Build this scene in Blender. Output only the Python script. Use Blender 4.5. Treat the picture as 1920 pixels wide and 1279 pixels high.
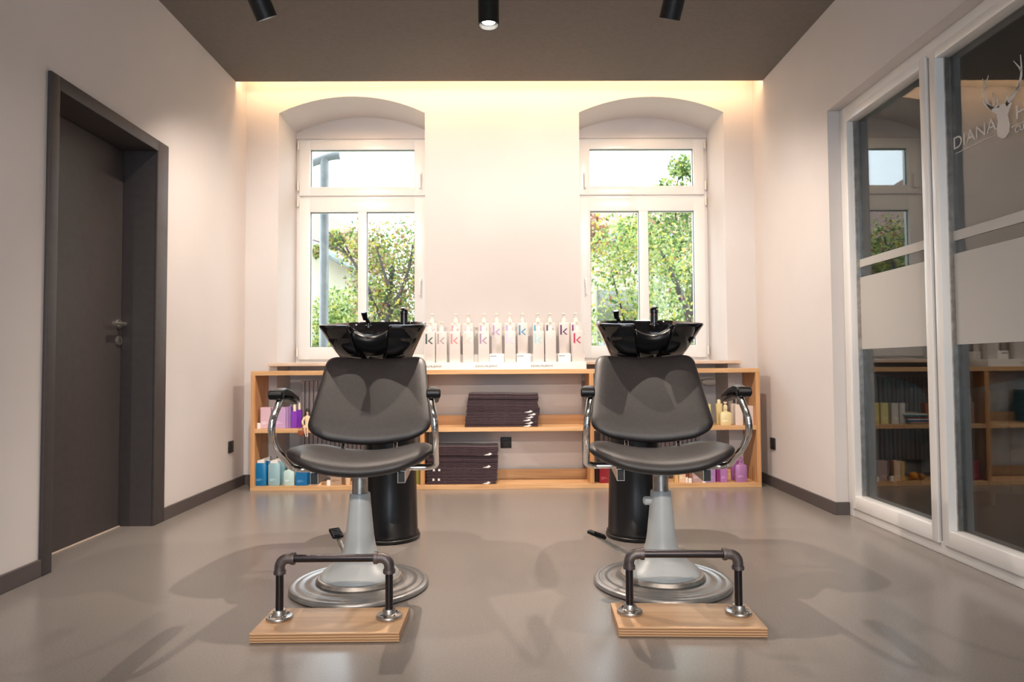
import bpy, bmesh, math, random
from mathutils import Vector, Matrix
PI = math.pi
random.seed(7)
for o in list(bpy.data.objects): bpy.data.objects.remove(o)
SC = bpy.context.scene
COL = SC.collection
R = math.radians

# ------------------------------------------------------------------ camera
cam = bpy.data.cameras.new('camera')
cam.sensor_width = 36; cam.lens = 24; cam.clip_start = .05; cam.clip_end = 200
cam.dof.use_dof = True; cam.dof.focus_distance = 2.75; cam.dof.aperture_fstop = 5.0
camo = bpy.data.objects.new('camera', cam); COL.objects.link(camo)
camo.matrix_world = Matrix.Translation((0, 0, .86)) @ Matrix.Rotation(R(-.555), 4, 'Z') @ Matrix.Rotation(R(92.138), 4, 'X') @ Matrix.Rotation(R(-.353), 4, 'Z')
SC.camera = camo
# ------------------------------------------------------------------ light
SC.view_settings.view_transform = 'Standard'; SC.view_settings.look = 'None'
SC.view_settings.exposure = 1.38; SC.view_settings.gamma = 1; SC.view_settings.use_curve_mapping = False
W = bpy.data.worlds.new('overcast_sky'); SC.world = W; W.use_nodes = True
bgn = W.node_tree.nodes['Background']
bgn.inputs[0].default_value = (.80, .90, 1.0, 1); bgn.inputs[1].default_value = 2.5
def portal(name, loc, rot, sx, sy):
    l = bpy.data.lights.new(name, 'AREA'); l.shape = 'RECTANGLE'; l.size = sx; l.size_y = sy; l.energy = 1
    l.cycles.is_portal = True
    o = bpy.data.objects.new(name, l); o.location = loc; o.rotation_euler = rot; COL.objects.link(o)
portal('daylight_portal_west', (-1.15, 5.66, 1.85), (R(-90), 0, 0), 1.1, 1.9)
portal('daylight_portal_east', (1.12, 5.66, 1.85), (R(-90), 0, 0), 1.1, 1.9)
portal('daylight_portal_front', (0, -3.6, 1.6), (R(90), 0, 0), 2.2, 2.4)

# ------------------------------------------------------------------ materials
def mat(name, col, rough=.5, metal=0, spec=.5, coat=0, emit=None, estr=0, trans=0, ior=1.5, alpha=1, sheen=0):
    m = bpy.data.materials.new(name); m.use_nodes = True
    b = m.node_tree.nodes['Principled BSDF']
    b.inputs['Base Color'].default_value = (*col, 1); b.inputs['Roughness'].default_value = rough
    b.inputs['Metallic'].default_value = metal; b.inputs['Specular IOR Level'].default_value = spec
    b.inputs['Coat Weight'].default_value = coat; b.inputs['IOR'].default_value = ior
    b.inputs['Transmission Weight'].default_value = trans
    if sheen: b.inputs['Sheen Weight'].default_value = sheen
    if emit: b.inputs['Emission Color'].default_value = (*emit, 1); b.inputs['Emission Strength'].default_value = estr
    return m
def nodes(m): return m.node_tree.nodes, m.node_tree.links, m.node_tree.nodes['Principled BSDF']
def noisy(m, c1, c2, scale=5, vec=(1, 1, 1), detail=4, bump=0, bscale=60, bdist=.002, rr=None):
    N, L, b = nodes(m)
    tc = N.new('ShaderNodeTexCoord'); mp = N.new('ShaderNodeMapping'); mp.inputs['Scale'].default_value = vec
    L.new(tc.outputs['Object'], mp.inputs[0])
    n = N.new('ShaderNodeTexNoise'); n.inputs['Scale'].default_value = scale; n.inputs['Detail'].default_value = detail
    L.new(mp.outputs[0], n.inputs['Vector'])
    cr = N.new('ShaderNodeValToRGB'); cr.color_ramp.elements[0].position = .32; cr.color_ramp.elements[1].position = .68
    cr.color_ramp.elements[0].color = (*c1, 1); cr.color_ramp.elements[1].color = (*c2, 1)
    L.new(n.outputs['Fac'], cr.inputs[0]); L.new(cr.outputs[0], b.inputs['Base Color'])
    if bump:
        n2 = N.new('ShaderNodeTexNoise'); n2.inputs['Scale'].default_value = bscale; n2.inputs['Detail'].default_value = 3
        L.new(tc.outputs['Object'], n2.inputs['Vector'])
        bp = N.new('ShaderNodeBump'); bp.inputs['Strength'].default_value = bump; bp.inputs['Distance'].default_value = bdist
        L.new(n2.outputs['Fac'], bp.inputs['Height']); L.new(bp.outputs[0], b.inputs['Normal'])
    return m
M = {}
M['wall'] = noisy(mat('wall_plaster', (.6, .55, .5), .85, spec=.2), (.64, .60, .585), (.68, .64, .625), 1.3, bump=.25, bscale=14, bdist=.004)
M['ceiling'] = noisy(mat('ceiling_paint', (.1, .08, .07), .9, spec=.2), (.170, .150, .134), (.187, .165, .148), 40)
M['floor'] = noisy(mat('floor_coating', (.3, .27, .25), .24, spec=.5), (.205, .182, .166), (.24, .214, .196), 160, detail=3)
M['base'] = mat('skirting_grey', (.085, .07, .068), .6)
M['door'] = noisy(mat('door_lacquer', (.05, .04, .04), .55), (.052, .043, .043), (.06, .05, .05), 30)
M['white'] = mat('white_upvc', (.80, .79, .78), .3)
M['plastic_white'] = mat('white_plastic', (.85, .82, .78), .35)
M['bottle'] = mat('bottle_white', (.74, .68, .65), .3)
M['pump'] = mat('pump_cream', (.80, .76, .69), .35)
M['black'] = mat('black_plastic', (.005, .005, .006), .3, spec=.3)
M['blackmat'] = mat('black_matt', (.012, .012, .013), .45)
M['ceramic'] = mat('black_ceramic', (.004, .004, .005), .05, spec=.6, coat=.5)
M['chrome'] = mat('chrome', (.75, .73, .72), .12, 1)
M['steel'] = noisy(mat('worn_steel', (.55, .53, .5), .35, 1), (.42, .39, .36), (.62, .6, .57), 30)
M['dsteel'] = mat('dark_steel_pipe', (.055, .048, .052), .28, .9)
M['fitting'] = noisy(mat('iron_fitting', (.1, .09, .09), .45, .8), (.10, .085, .085), (.2, .17, .165), 40, bump=.4, bscale=120, bdist=.001)
M['column'] = noisy(mat('grey_enamel', (.42, .45, .46), .32), (.47, .50, .51), (.53, .555, .56), 8)
M['disc'] = noisy(mat('brushed_aluminium', (.6, .6, .6), .33, .7), (.27, .265, .26), (.40, .395, .39), 9, vec=(1, 1, 1))
M['vinyl'] = noisy(mat('charcoal_vinyl', (.03, .03, .035), .45, spec=.6), (.013, .0105, .0115), (.020, .0155, .0165), 60, bump=.35, bscale=260, bdist=.0012)
M['towel'] = noisy(mat('aubergine_towel', (.05, .02, .03), .95, spec=.1, sheen=.3), (.045, .024, .032), (.085, .048, .058), 90, bump=.8, bscale=300, bdist=.003)
M['label'] = mat('white_label', (.8, .78, .78), .6)
M['ink'] = mat('black_ink', (.02, .02, .02), .6)
M['radiator'] = mat('radiator_enamel', (.42, .39, .40), .4)
M['sill'] = noisy(mat('sill_stone', (.6, .5, .42), .4), (.56, .46, .38), (.66, .56, .48), 12)
M['satin'] = mat('satin_steel', (.82, .78, .72), .35, 1)
M['brass'] = mat('brass', (.6, .5, .3), .35, .8)
M['led'] = mat('warm_led', (1, .8, .5), .5, emit=(1, .64, .34), estr=22)
M['lens'] = mat('lamp_lens', (1, 1, 1), .5, emit=(1, .93, .82), estr=12)
def wood(name, c1, c2, vec, ply=False):
    m = mat(name, c1, .42); N, L, b = nodes(m)
    tc = N.new('ShaderNodeTexCoord'); mp = N.new('ShaderNodeMapping'); mp.inputs['Scale'].default_value = vec
    L.new(tc.outputs['Object'], mp.inputs[0])
    n = N.new('ShaderNodeTexNoise'); n.inputs['Scale'].default_value = 3.2; n.inputs['Detail'].default_value = 6; n.inputs['Distortion'].default_value = .6
    L.new(mp.outputs[0], n.inputs['Vector'])
    cr = N.new('ShaderNodeValToRGB'); e = cr.color_ramp.elements
    e[0].position = .3; e[1].position = .66; e[0].color = (*c1, 1); e[1].color = (*c2, 1)
    L.new(n.outputs['Fac'], cr.inputs[0])
    out = cr.outputs[0]
    if ply:
        w = N.new('ShaderNodeTexWave'); w.bands_direction = 'Z'; w.inputs['Scale'].default_value = 38; w.inputs['Distortion'].default_value = .7
        L.new(tc.outputs['Object'], w.inputs['Vector'])
        c2r = N.new('ShaderNodeValToRGB'); f = c2r.color_ramp.elements
        f[0].color = (.20, .085, .035, 1); f[1].color = (.60, .36, .19, 1); f[1].position = .45
        L.new(w.outputs['Color'], c2r.inputs[0])
        g = N.new('ShaderNodeNewGeometry'); s = N.new('ShaderNodeSeparateXYZ'); L.new(g.outputs['Normal'], s.inputs[0])
        ab = N.new('ShaderNodeMath'); ab.operation = 'ABSOLUTE'; L.new(s.outputs['Z'], ab.inputs[0])
        mx = N.new('ShaderNodeMix'); mx.data_type = 'RGBA'
        L.new(ab.outputs[0], mx.inputs['Factor']); L.new(c2r.outputs[0], mx.inputs['A']); L.new(out, mx.inputs['B'])
        out = mx.outputs['Result']
    L.new(out, b.inputs['Base Color'])
    return m
M['wood_h'] = wood('oak_board_lengthwise', (.54, .29, .12), (.74, .46, .24), (.6, 14, 14))
M['wood_v'] = wood('oak_board_upright', (.46, .21, .075), (.66, .36, .16), (14, 14, .8))
M['ply'] = wood('birch_plywood', (.58, .34, .18), (.72, .47, .28), (.7, 7, 7), ply=True)
def glass(name, tint, extra=0.0, rough=0.0, mul=1.2):
    m = bpy.data.materials.new(name); m.use_nodes = True; N = m.node_tree.nodes; L = m.node_tree.links
    N.remove(N['Principled BSDF']); o = N['Material Output']
    t = N.new('ShaderNodeBsdfTransparent'); t.inputs[0].default_value = (*tint, 1)
    g = N.new('ShaderNodeBsdfGlossy'); g.inputs['Roughness'].default_value = rough
    f = N.new('ShaderNodeFresnel'); ge = N.new('ShaderNodeNewGeometry'); im = N.new('ShaderNodeMath'); im.operation = 'MULTIPLY_ADD'
    im.inputs[1].default_value = 1 / 1.5 - 1.5; im.inputs[2].default_value = 1.5; L.new(ge.outputs['Backfacing'], im.inputs[0]); L.new(im.outputs[0], f.inputs['IOR'])
    a = N.new('ShaderNodeMath'); a.operation = 'MULTIPLY_ADD'; a.inputs[1].default_value = mul; a.inputs[2].default_value = extra; a.use_clamp = True
    L.new(f.outputs[0], a.inputs[0])
    x = N.new('ShaderNodeMixShader'); L.new(a.outputs[0], x.inputs[0]); L.new(t.outputs[0], x.inputs[1]); L.new(g.outputs[0], x.inputs[2])
    L.new(x.outputs[0], o.inputs['Surface'])
    return m
M['glass'] = glass('window_glass', (.97, .98, .97))
M['glass_dark'] = glass('partition_glass', (.55, .58, .57), .03, mul=1.45)
def frost(name, col, op):
    m = bpy.data.materials.new(name); m.use_nodes = True; N = m.node_tree.nodes; L = m.node_tree.links
    N.remove(N['Principled BSDF']); o = N['Material Output']
    t = N.new('ShaderNodeBsdfTransparent'); d = N.new('ShaderNodeBsdfDiffuse'); d.inputs[0].default_value = (*col, 1)
    x = N.new('ShaderNodeMixShader'); x.inputs[0].default_value = op
    L.new(t.outputs[0], x.inputs[1]); L.new(d.outputs[0], x.inputs[2]); L.new(x.outputs[0], o.inputs['Surface'])
    return m
M['frost'] = frost('frosted_film', (.52, .51, .49), .93)
M['etch'] = frost('etched_logo', (.72, .67, .63), .9)
CM = {}
def cm(c, rough=.35):
    k = (tuple(c), rough)
    if k not in CM: CM[k] = mat('colour_%02d' % len(CM), c, rough)
    return CM[k]

# ------------------------------------------------------------------ mesh helpers
class MB:
    def __init__(s): s.bm = bmesh.new(); s.T = Matrix()
    def _add(s, b2):
        me = bpy.data.meshes.new('t'); b2.to_mesh(me); b2.free(); me.transform(s.T); s.bm.from_mesh(me); bpy.data.meshes.remove(me); return s
    def box(s, x0, x1, y0, y1, z0, z1, bev=0, seg=2):
        b = bmesh.new(); bmesh.ops.create_cube(b, size=1)
        for v in b.verts:
            v.co = Vector((x0 + (v.co.x + .5) * (x1 - x0), y0 + (v.co.y + .5) * (y1 - y0), z0 + (v.co.z + .5) * (z1 - z0)))
        if bev: bmesh.ops.bevel(b, geom=b.edges[:], offset=bev, segments=seg, profile=.5, affect='EDGES')
        return s._add(b)
    def rings(s, rings, cap0=True, cap1=True, closed=True):
        b = bmesh.new(); vs = [[b.verts.new(p) for p in r] for r in rings]; n = len(rings[0])
        for i in range(len(vs) - 1):
            for j in range(n if closed else n - 1):
                k = (j + 1) % n
                try: b.faces.new((vs[i][j], vs[i][k], vs[i + 1][k], vs[i + 1][j]))
                except ValueError: pass
        if cap0: b.faces.new(vs[0][::-1])
        if cap1: b.faces.new(vs[-1])
        bmesh.ops.recalc_face_normals(b, faces=b.faces[:])
        return s._add(b)
    def lathe(s, prof, cx=0, cy=0, n=40, axis='z', o=(0, 0, 0)):
        rr = []
        for r, z in prof:
            ring = []
            for i in range(n):
                a = 2 * PI * i / n; p = (r * math.cos(a), r * math.sin(a), z)
                if axis == 'x': p = (p[2], p[0], p[1])
                if axis == 'y': p = (p[0], p[2], p[1])
                ring.append((p[0] + cx + o[0], p[1] + cy + o[1], p[2] + o[2]))
            rr.append(ring)
        return s.rings(rr)
    def tube(s, pts, r, n=14, sm=0):
        P = [Vector(p) for p in pts]
        if sm:
            Q = []
            for i in range(len(P) - 1):
                p0 = P[max(i - 1, 0)]; p1 = P[i]; p2 = P[i + 1]; p3 = P[min(i + 2, len(P) - 1)]
                for k in range(sm):
                    t = k / sm
                    Q.append(.5 * ((2 * p1) + (p2 - p0) * t + (2 * p0 - 5 * p1 + 4 * p2 - p3) * t * t + (3 * p1 - p0 - 3 * p2 + p3) * t ** 3))
            Q.append(P[-1]); P = Q
        rr = []; up = None
        for i, p in enumerate(P):
            d = (P[min(i + 1, len(P) - 1)] - P[max(i - 1, 0)]).normalized()
            if up is None: up = d.orthogonal().normalized()
            up = (up - d * up.dot(d)).normalized(); w = d.cross(up)
            ri = r(i / (len(P) - 1)) if callable(r) else r
            rr.append([p + ri * (math.cos(2 * PI * k / n) * up + math.sin(2 * PI * k / n) * w) for k in range(n)])
        return s.rings(rr)
    def prism(s, poly, axis, a, b):
        def m(p, t):
            if axis == 'y': return (p[0], t, p[1])
            if axis == 'x': return (t, p[0], p[1])
            return (p[0], p[1], t)
        return s.rings([[m(p, a) for p in poly], [m(p, b) for p in poly]])
    def ball(s, c, rx, ry, rz, n=16):
        b = bmesh.new(); bmesh.ops.create_uvsphere(b, u_segments=n, v_segments=n // 2 + 2, radius=1)
        for v in b.verts: v.co = Vector((c[0] + v.co.x * rx, c[1] + v.co.y * ry, c[2] + v.co.z * rz))
        return s._add(b)
    def quad(s, *p):
        b = bmesh.new(); b.faces.new([b.verts.new(q) for q in p]); return s._add(b)
    def obj(s, name, m, parent=None, smooth=True, ang=35, **kw):
        me = bpy.data.meshes.new(name); s.bm.to_mesh(me); s.bm.free()
        for mm in (m if isinstance(m, (list, tuple)) else [m]): me.materials.append(mm)
        if smooth:
            me.shade_smooth(); me.set_sharp_from_angle(angle=R(ang))
        o = bpy.data.objects.new(name, me); COL.objects.link(o)
        if parent: o.parent = parent
        for k, v in kw.items(): o[k] = v
        return o
def thing(name, label, cat, loc=(0, 0, 0), rz=0, group=None):
    o = bpy.data.objects.new(name, None); o.empty_display_size = .05; COL.objects.link(o)
    o.location = loc; o.rotation_euler = (0, 0, rz); o['label'] = label; o['category'] = cat
    if group: o['group'] = group
    return o
def tag(o, label, cat, group=None):
    o['label'] = label; o['category'] = cat
    if group: o['group'] = group
    return o
def struct(o): o['kind'] = 'structure'; return o
def text_obj(name, body, size, m, parent, matx, extrude=.0004, align='CENTER'):
    c = bpy.data.curves.new(name, 'FONT'); c.body = body; c.size = size; c.extrude = extrude; c.align_x = align
    t = bpy.data.objects.new(name, c); COL.objects.link(t)
    bpy.context.view_layer.update()
    me = bpy.data.meshes.new_from_object(t.evaluated_get(bpy.context.evaluated_depsgraph_get()))
    bpy.data.objects.remove(t); me.transform(matx); me.materials.clear(); me.materials.append(m)
    o = bpy.data.objects.new(name, me); COL.objects.link(o); o.parent = parent
    return o
FRONT = Matrix.Rotation(R(90), 4, 'X')      # lettering that faces the camera side (-y)

# ------------------------------------------------------------------ room shell
XL, XR, YB, ZC = -1.945, 1.892, 5.11, 2.938
YI = 5.56; ZT = 3.2; YR = -3.4
struct(MB().box(-2.4, 6.0, YR - .2, 5.75, -.2, 0).obj('floor', M['floor'], smooth=False))
struct(MB().box(-2.3, 2.1, YR - .2, 4.90, ZC, ZC + .022).obj('ceiling', M['ceiling'], smooth=False))
struct(MB().box(-2.4, 6.0, YR - .2, 5.75, ZT, ZT + .15).obj('ceiling_slab', M['wall'], smooth=False))
def arc(x0, x1, zs, za, n=24):
    c = (x1 - x0) / 2; h = za - zs; rad = (c * c + h * h) / (2 * h); xm = (x0 + x1) / 2; out = []
    for i in range(n + 1):
        x = x0 + (x1 - x0) * i / n; out.append((x, za - rad + math.sqrt(rad * rad - (x - xm) ** 2)))
    return out
A1 = arc(-1.703, -.600, 2.785, 2.912); A2 = arc(.568, 1.668, 2.785, 2.905)
w = MB()
w.box(-2.2, -1.703, YB, 5.75, 0, ZT); w.box(-.600, .568, YB, 5.75, 0, ZT); w.box(1.668, 2.12, YB, 5.75, 0, ZT)
for A in (A1, A2):
    w.prism([(A[0][0], ZT)] + A + [(A[-1][0], ZT)], 'y', YB, 5.75)
    x0, x1 = A[0][0], A[-1][0]
    w.box(x0, x1, 5.42, 5.75, 0, .893)
    w.prism([(x0, 2.735)] + [(x, z) for x, z in A] + [(x1, 2.735)], 'y', YI - .012, 5.75)
struct(w.obj('wall_back', M['wall'], ang=20))
# left wall with the door recess
w = MB(); w.box(-2.2, XL, 3.86, YB + .02, 0, ZT); w.box(-2.2, XL, YR - .2, 2.90, 0, ZT); w.box(-2.2, XL, 2.90, 3.86, 2.10, ZT)
w.box(-2.3, -2.19, 2.85, 3.9, 0, 2.2)
struct(w.obj('wall_left', M['wall'], smooth=False))
w = MB(); w.box(XR, XR + .13, 3.93, YB + .02, 0, ZT); w.box(XR, XR + .13, YR - .2, 3.93, 2.345, ZT)
w.box(XR, XR + .13, YR - .2, -1.2, 0, 2.345)
struct(w.obj('wall_right', M['wall'], smooth=False))
w = MB(); w.box(-2.2, -1.1, YR - .2, YR, 0, ZT); w.box(1.1, 2.1, YR - .2, YR, 0, ZT); w.box(-1.1, 1.1, YR - .2, YR, 0, .4); w.box(-1.1, 1.1, YR - .2, YR, 2.8, ZT)
struct(w.obj('wall_front', M['wall'], smooth=False))
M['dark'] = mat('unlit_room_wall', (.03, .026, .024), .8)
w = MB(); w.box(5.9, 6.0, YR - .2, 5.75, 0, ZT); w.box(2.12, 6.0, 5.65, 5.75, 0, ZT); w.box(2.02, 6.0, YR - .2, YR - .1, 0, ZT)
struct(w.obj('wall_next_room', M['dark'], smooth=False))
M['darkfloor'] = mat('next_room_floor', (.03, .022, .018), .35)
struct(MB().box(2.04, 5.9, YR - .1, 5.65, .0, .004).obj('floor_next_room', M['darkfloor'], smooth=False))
# baseboards
H0 = .072; bt = .014
struct(MB().box(XL, XL + bt, 3.905, YB, 0, H0, .002).obj('baseboard_left', M['base'], smooth=False))
struct(MB().box(XL, XL + bt, YR, 2.885, 0, H0, .002).obj('baseboard_left_near', M['base'], smooth=False))
struct(MB().box(XL + bt, -1.703, YB - bt, YB, 0, H0, .002).obj('baseboard_back', M['base'], smooth=False))
w = MB(); w.box(XR - bt, XR, 3.93 - bt, YB, 0, H0, .002); w.box(XR, XR + .075, 3.93 - bt, 3.93, 0, H0, .002)
struct(w.obj('baseboard_right', M['base'], smooth=False))
# warm light strip hidden on the ceiling panel
led = thing('light_strip', 'warm glowing light strip hidden above the ceiling edge at the back wall', 'light', (0, 4.895, 2.962))
MB().box(-1.93, 1.87, -.012, .012, 0, .012).obj('strip_light', M['led'], led, smooth=False)

# ------------------------------------------------------------------ door on the left
d = bpy.data.objects.new('door_1', None); COL.objects.link(d); d.location = (-1.945, 3.38, 0); struct(d)
fr = MB()
cw = .062
y0, y1 = 2.885 - 3.38, 3.902 - 3.38; zt = 2.135
p = .016
fr.box(0, p, y0, y0 + cw, 0, zt, .003); fr.box(0, p, y1 - cw - .055, y1, 0, zt, .003); fr.box(0, p, y0 + cw, y1 - cw - .055, zt - cw, zt, .003)
fr.obj('door_casing', M['door'], d)
rv = MB(); rv.box(-.20, .004, y0 + cw - .02, y0 + cw, 0, zt - cw); rv.box(-.20, .004, y1 - cw - .055, y1 - cw - .035, 0, zt - cw); rv.box(-.20, .004, y0 + cw, y1 - cw - .055, zt - cw, zt - cw + .02)
rv.obj('door_lining', M['door'], d, smooth=False)
lf = MB().box(-.215, -.175, y0 + cw + .003, y1 - cw - .058, .006, zt - cw - .003, .002).obj('door_leaf', M['door'], d, smooth=False)
h = MB(); hy = 3.755 - 3.38
h.lathe([(0, 0), (.026, 0), (.026, .008), (.011, .009), (.011, .04), (0, .04)], axis='x', o=(-.175, hy, 1.105))
h.tube([(-.137, hy, 1.105), (-.133, hy - .02, 1.105), (-.131, hy - .12, 1.105)], .009, sm=3)
h.obj('door_handle', M['satin'], lf)
h = MB(); h.lathe([(0, 0), (.026, 0), (.025, .010), (0, .010)], axis='x', o=(-.175, hy, 1.015)); h.obj('lock_escutcheon', M['satin'], lf)
MB().box(-.164, -.1635, hy - .003, hy + .003, 1.000, 1.026).obj('keyhole', M['ink'], lf, smooth=False)
struct(MB().box(-2.122, -2.112, 2.95, 3.80, .0, .004).obj('painted_light_line_1', M['sill'], smooth=False))  # pale strip painted in for the line of light under the door leaf

# ------------------------------------------------------------------ windows
def frame_ring(mb, x0, x1, z0, z1, t, ya, yb, bev=.004):
    tl, tr, tb, tt = t
    mb.box(x0, x0 + tl, ya, yb, z0, z1, bev); mb.box(x1 - tr, x1, ya, yb, z0, z1, bev)
    mb.box(x0 + tl - .004, x1 - tr + .004, ya, yb, z0, z0 + tb, bev); mb.box(x0 + tl - .004, x1 - tr + .004, ya, yb, z1 - tt, z1, bev)
def window(num, x0, x1, g0, g1, m0, m1, hx, lab):
    root = bpy.data.objects.new('window_%d' % num, None); COL.objects.link(root); root.location = ((x0 + x1) / 2, YI, .9); struct(root)
    cx = (x0 + x1) / 2; X = lambda v: v - cx; Z = lambda v: v - .9
    f = MB(); frame_ring(f, X(x0), X(x1), Z(.895), Z(2.745), (.05, .05, .05, .05), 0, .08)
    f.box(X(x0) + .04, X(x1) - .04, .0, .08, Z(2.225), Z(2.265), .003)
    f.obj('window_frame', M['white'], root)
    s1 = MB(); frame_ring(s1, X(x0) + .028, X(x1) - .028, Z(2.262), Z(2.718), (g0 - x0 - .028, x1 - g1 - .028, 2.335 - 2.262, 2.718 - 2.643), -.022, .05)
    s1 = s1.obj('top_sash', M['white'], root)
    s2 = MB(); frame_ring(s2, X(x0) + .028, X(x1) - .028, Z(.925), Z(2.238), (g0 - x0 - .028, x1 - g1 - .028, 1.027 - .925, 2.238 - 2.128), -.022, .05)
    s2.box(X(m0), X(m1), -.018, .05, Z(1.02), Z(2.13), .004)
    s2 = s2.obj('lower_sash', M['white'], root)
    MB().box(X(g0) - .01, X(g1) + .01, .010, .016, Z(2.325), Z(2.65)).obj('pane', M['glass'], s1, smooth=False)
    MB().box(X(g0) - .01, X(m0) + .01, .010, .016, Z(1.02), Z(2.135)).obj('pane', M['glass'], s2, smooth=False)
    MB().box(X(m1) - .01, X(g1) + .01, .010, .016, Z(1.02), Z(2.135)).obj('pane', M['glass'], s2, smooth=False)
    gk = MB()
    for a, b, c, e in ((g0, g1, 2.335, 2.643), (g0, m0, 1.027, 2.128), (m1, g1, 1.027, 2.128)):
        t = .004
        gk.box(X(a), X(a) + t, -.002, .008, Z(c), Z(e)); gk.box(X(b) - t, X(b), -.002, .008, Z(c), Z(e))
        gk.box(X(a), X(b), -.002, .008, Z(c), Z(c) + t); gk.box(X(a), X(b), -.002, .008, Z(e) - t, Z(e))
    gk.obj('window_gasket', M['ink'], root, smooth=False)
    for sash, hz in ((s1, 2.40), (s2, 1.53)):
        hh = MB(); hh.box(X(hx) - .014, X(hx) + .014, -.032, -.020, Z(hz) - .02, Z(hz) + .05, .004)
        hh.box(X(hx) - .009, X(hx) + .009, -.058, -.044, Z(hz) - .09, Z(hz) + .03, .005); hh.box(X(hx) - .008, X(hx) + .008, -.05, -.028, Z(hz) + .01, Z(hz) + .026, .003)
        hh.obj('window_handle', M['white'], sash)
    hs = -1 if hx > cx else 1
    ex = X(x0) + .02 if hs < 0 else X(x1) - .02
    for z in (.95, 2.17, 2.30, 2.64):
        q = MB(); q.lathe([(0, 0), (.008, 0), (.008, .07), (0, .07)], ex, -.028, n=12, o=(0, 0, Z(z))); q.obj('hinge', M['pump'], root)
window(1, -1.703, -.600, -1.586, -.737, -1.198, -1.128, -.69, 'left')
window(2, .568, 1.668, .700, 1.552, 1.100, 1.175, .660, 'right')
for n, (x0, x1) in enumerate(((-1.75, -.56), (.53, 1.745))):
    struct(MB().box(x0, x1, 5.04, 5.56, .872, .898, .005).obj('window_sill', M['sill'], smooth=False))

# ------------------------------------------------------------------ glass partition (right)
g = bpy.data.objects.new('window_3', None); COL.objects.link(g); g.location = (1.985, 2.5, 0); struct(g)
def gp(y): return y - 2.5
f = MB()
f.box(-.02, .06, gp(3.862), gp(3.93), 0, 2.345, .004); f.box(-.02, .06, gp(-1.2), gp(3.87), 2.275, 2.345, .004); f.box(-.02, .06, gp(-1.2), gp(3.87), 0, .062, .004)
f.box(-.015, .055, gp(3.072), gp(3.10), .05, 2.3, .004); f.box(-.02, .06, gp(-1.2), gp(-1.1), 0, 2.345, .004)
f.obj('partition_frame', M['white'], g)
def part_sash(ya, yb):       # ya < yb
    s = MB(); t = .048
    s.box(-.032, .04, gp(ya), gp(ya) + t, .05, 2.29, .005); s.box(-.032, .04, gp(yb) - t, gp(yb), .05, 2.29, .005)
    s.box(-.032, .04, gp(ya) + t - .004, gp(yb) - t + .004, .05, .122, .005); s.box(-.032, .04, gp(ya) + t - .004, gp(yb) - t + .004, 2.245, 2.29, .005)
    so = s.obj('partition_sash', M['white'], g)
    MB().box(.026, .032, gp(ya) + t - .01, gp(yb) - t + .01, .112, 2.255).obj('glass_pane', M['glass_dark'], so, smooth=False)
    k = MB()
    for e in (gp(ya) + t, gp(yb) - t - .008): k.box(.005, .026, e, e + .008, .118, 2.25)
    k.obj('spacer_bar', M['steel'], so, smooth=False)
    q = MB(); q.box(.0225, .0235, gp(ya) + t, gp(yb) - t, .945, 1.35)
    q.obj('frosted_band', M['frost'], so, smooth=False, label='wide frosted band across the glass')
    q = MB(); q.box(.0225, .0235, gp(ya) + t, gp(yb) - t, 1.408, 1.452)
    q.obj('frosted_stripe', M['frost'], so, smooth=False, label='narrow frosted stripe above the wide band')
    return so
part_sash(3.100, 3.880); s2o = part_sash(1.60, 3.072); part_sash(.10, 1.585); part_sash(-1.15, .085)
# etched sign: stag head and lettering (view from the room: -y runs to the right)
lg = MB(); xg = .0250
def flat(poly): lg.prism([(gp(a), b) for a, b in poly], 'x', xg, xg + .0008)
flat([(2.772, 1.923), (2.745, 1.915), (2.72, 1.907), (2.692, 1.905), (2.644, 1.894), (2.662, 1.868), (2.672, 1.854), (2.662, 1.811), (2.666, 1.782), (2.688, 1.765), (2.708, 1.768), (2.729, 1.786), (2.735, 1.815), (2.726, 1.843), (2.731, 1.876), (2.757, 1.898)])
def antler(pts, w0, w1):
    n = len(pts); a = []; b = []
    for i, (y, z) in enumerate(pts):
        q0 = pts[max(i - 1, 0)]; q1 = pts[min(i + 1, n - 1)]; dy, dz = q1[0] - q0[0], q1[1] - q0[1]; L = math.hypot(dy, dz)
        ww = w0 + (w1 - w0) * i / (n - 1); ny, nz = -dz / L * ww, dy / L * ww
        a.append((y + ny, z + nz)); b.append((y - ny, z - nz))
    flat(a + b[::-1])
antler([(2.755, 1.908), (2.778, 1.935), (2.793, 1.973), (2.8, 2.017), (2.805, 2.056)], .008, .0015)
antler([(2.763, 1.915), (2.803, 1.951), (2.818, 1.974)], .007, .001); antler([(2.799, 2.010), (2.783, 2.033), (2.77, 2.055)], .004, .001)
antler([(2.679, 1.896), (2.643, 1.913), (2.608, 1.937), (2.594, 1.978), (2.591, 2.011), (2.594, 2.060)], .011, .0015)
antler([(2.592, 1.995), (2.604, 2.017), (2.631, 2.053)], .005, .001); antler([(2.748, 1.908), (2.748, 1.973)], .004, .001)
antler([(2.72, 1.90), (2.725, 1.945)], .006, .001); antler([(2.673, 1.892), (2.671, 1.944)], .005, .001)
antler([(2.620, 1.93), (2.595, 1.955)], .005, .002)
flat([(2.992, 1.797), (2.741, 1.797), (2.741, 1.794), (2.992, 1.794)]); flat([(2.654, 1.797), (2.40, 1.797), (2.40, 1.794), (2.654, 1.794)])
lg.obj('stag_emblem', M['etch'], s2o, smooth=False, label='etched stag head emblem with antlers')
SIDE = Matrix.Rotation(R(-90), 4, 'Z') @ Matrix.Rotation(R(90), 4, 'X')
def etched(txt, size, y, z, sx=1.0):
    text_obj('etched_lettering', txt, size, M['etch'], s2o, Matrix.Translation((xg, gp(y), z)) @ SIDE @ Matrix.Diagonal((sx, 1, 1, 1)), align='LEFT')
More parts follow.
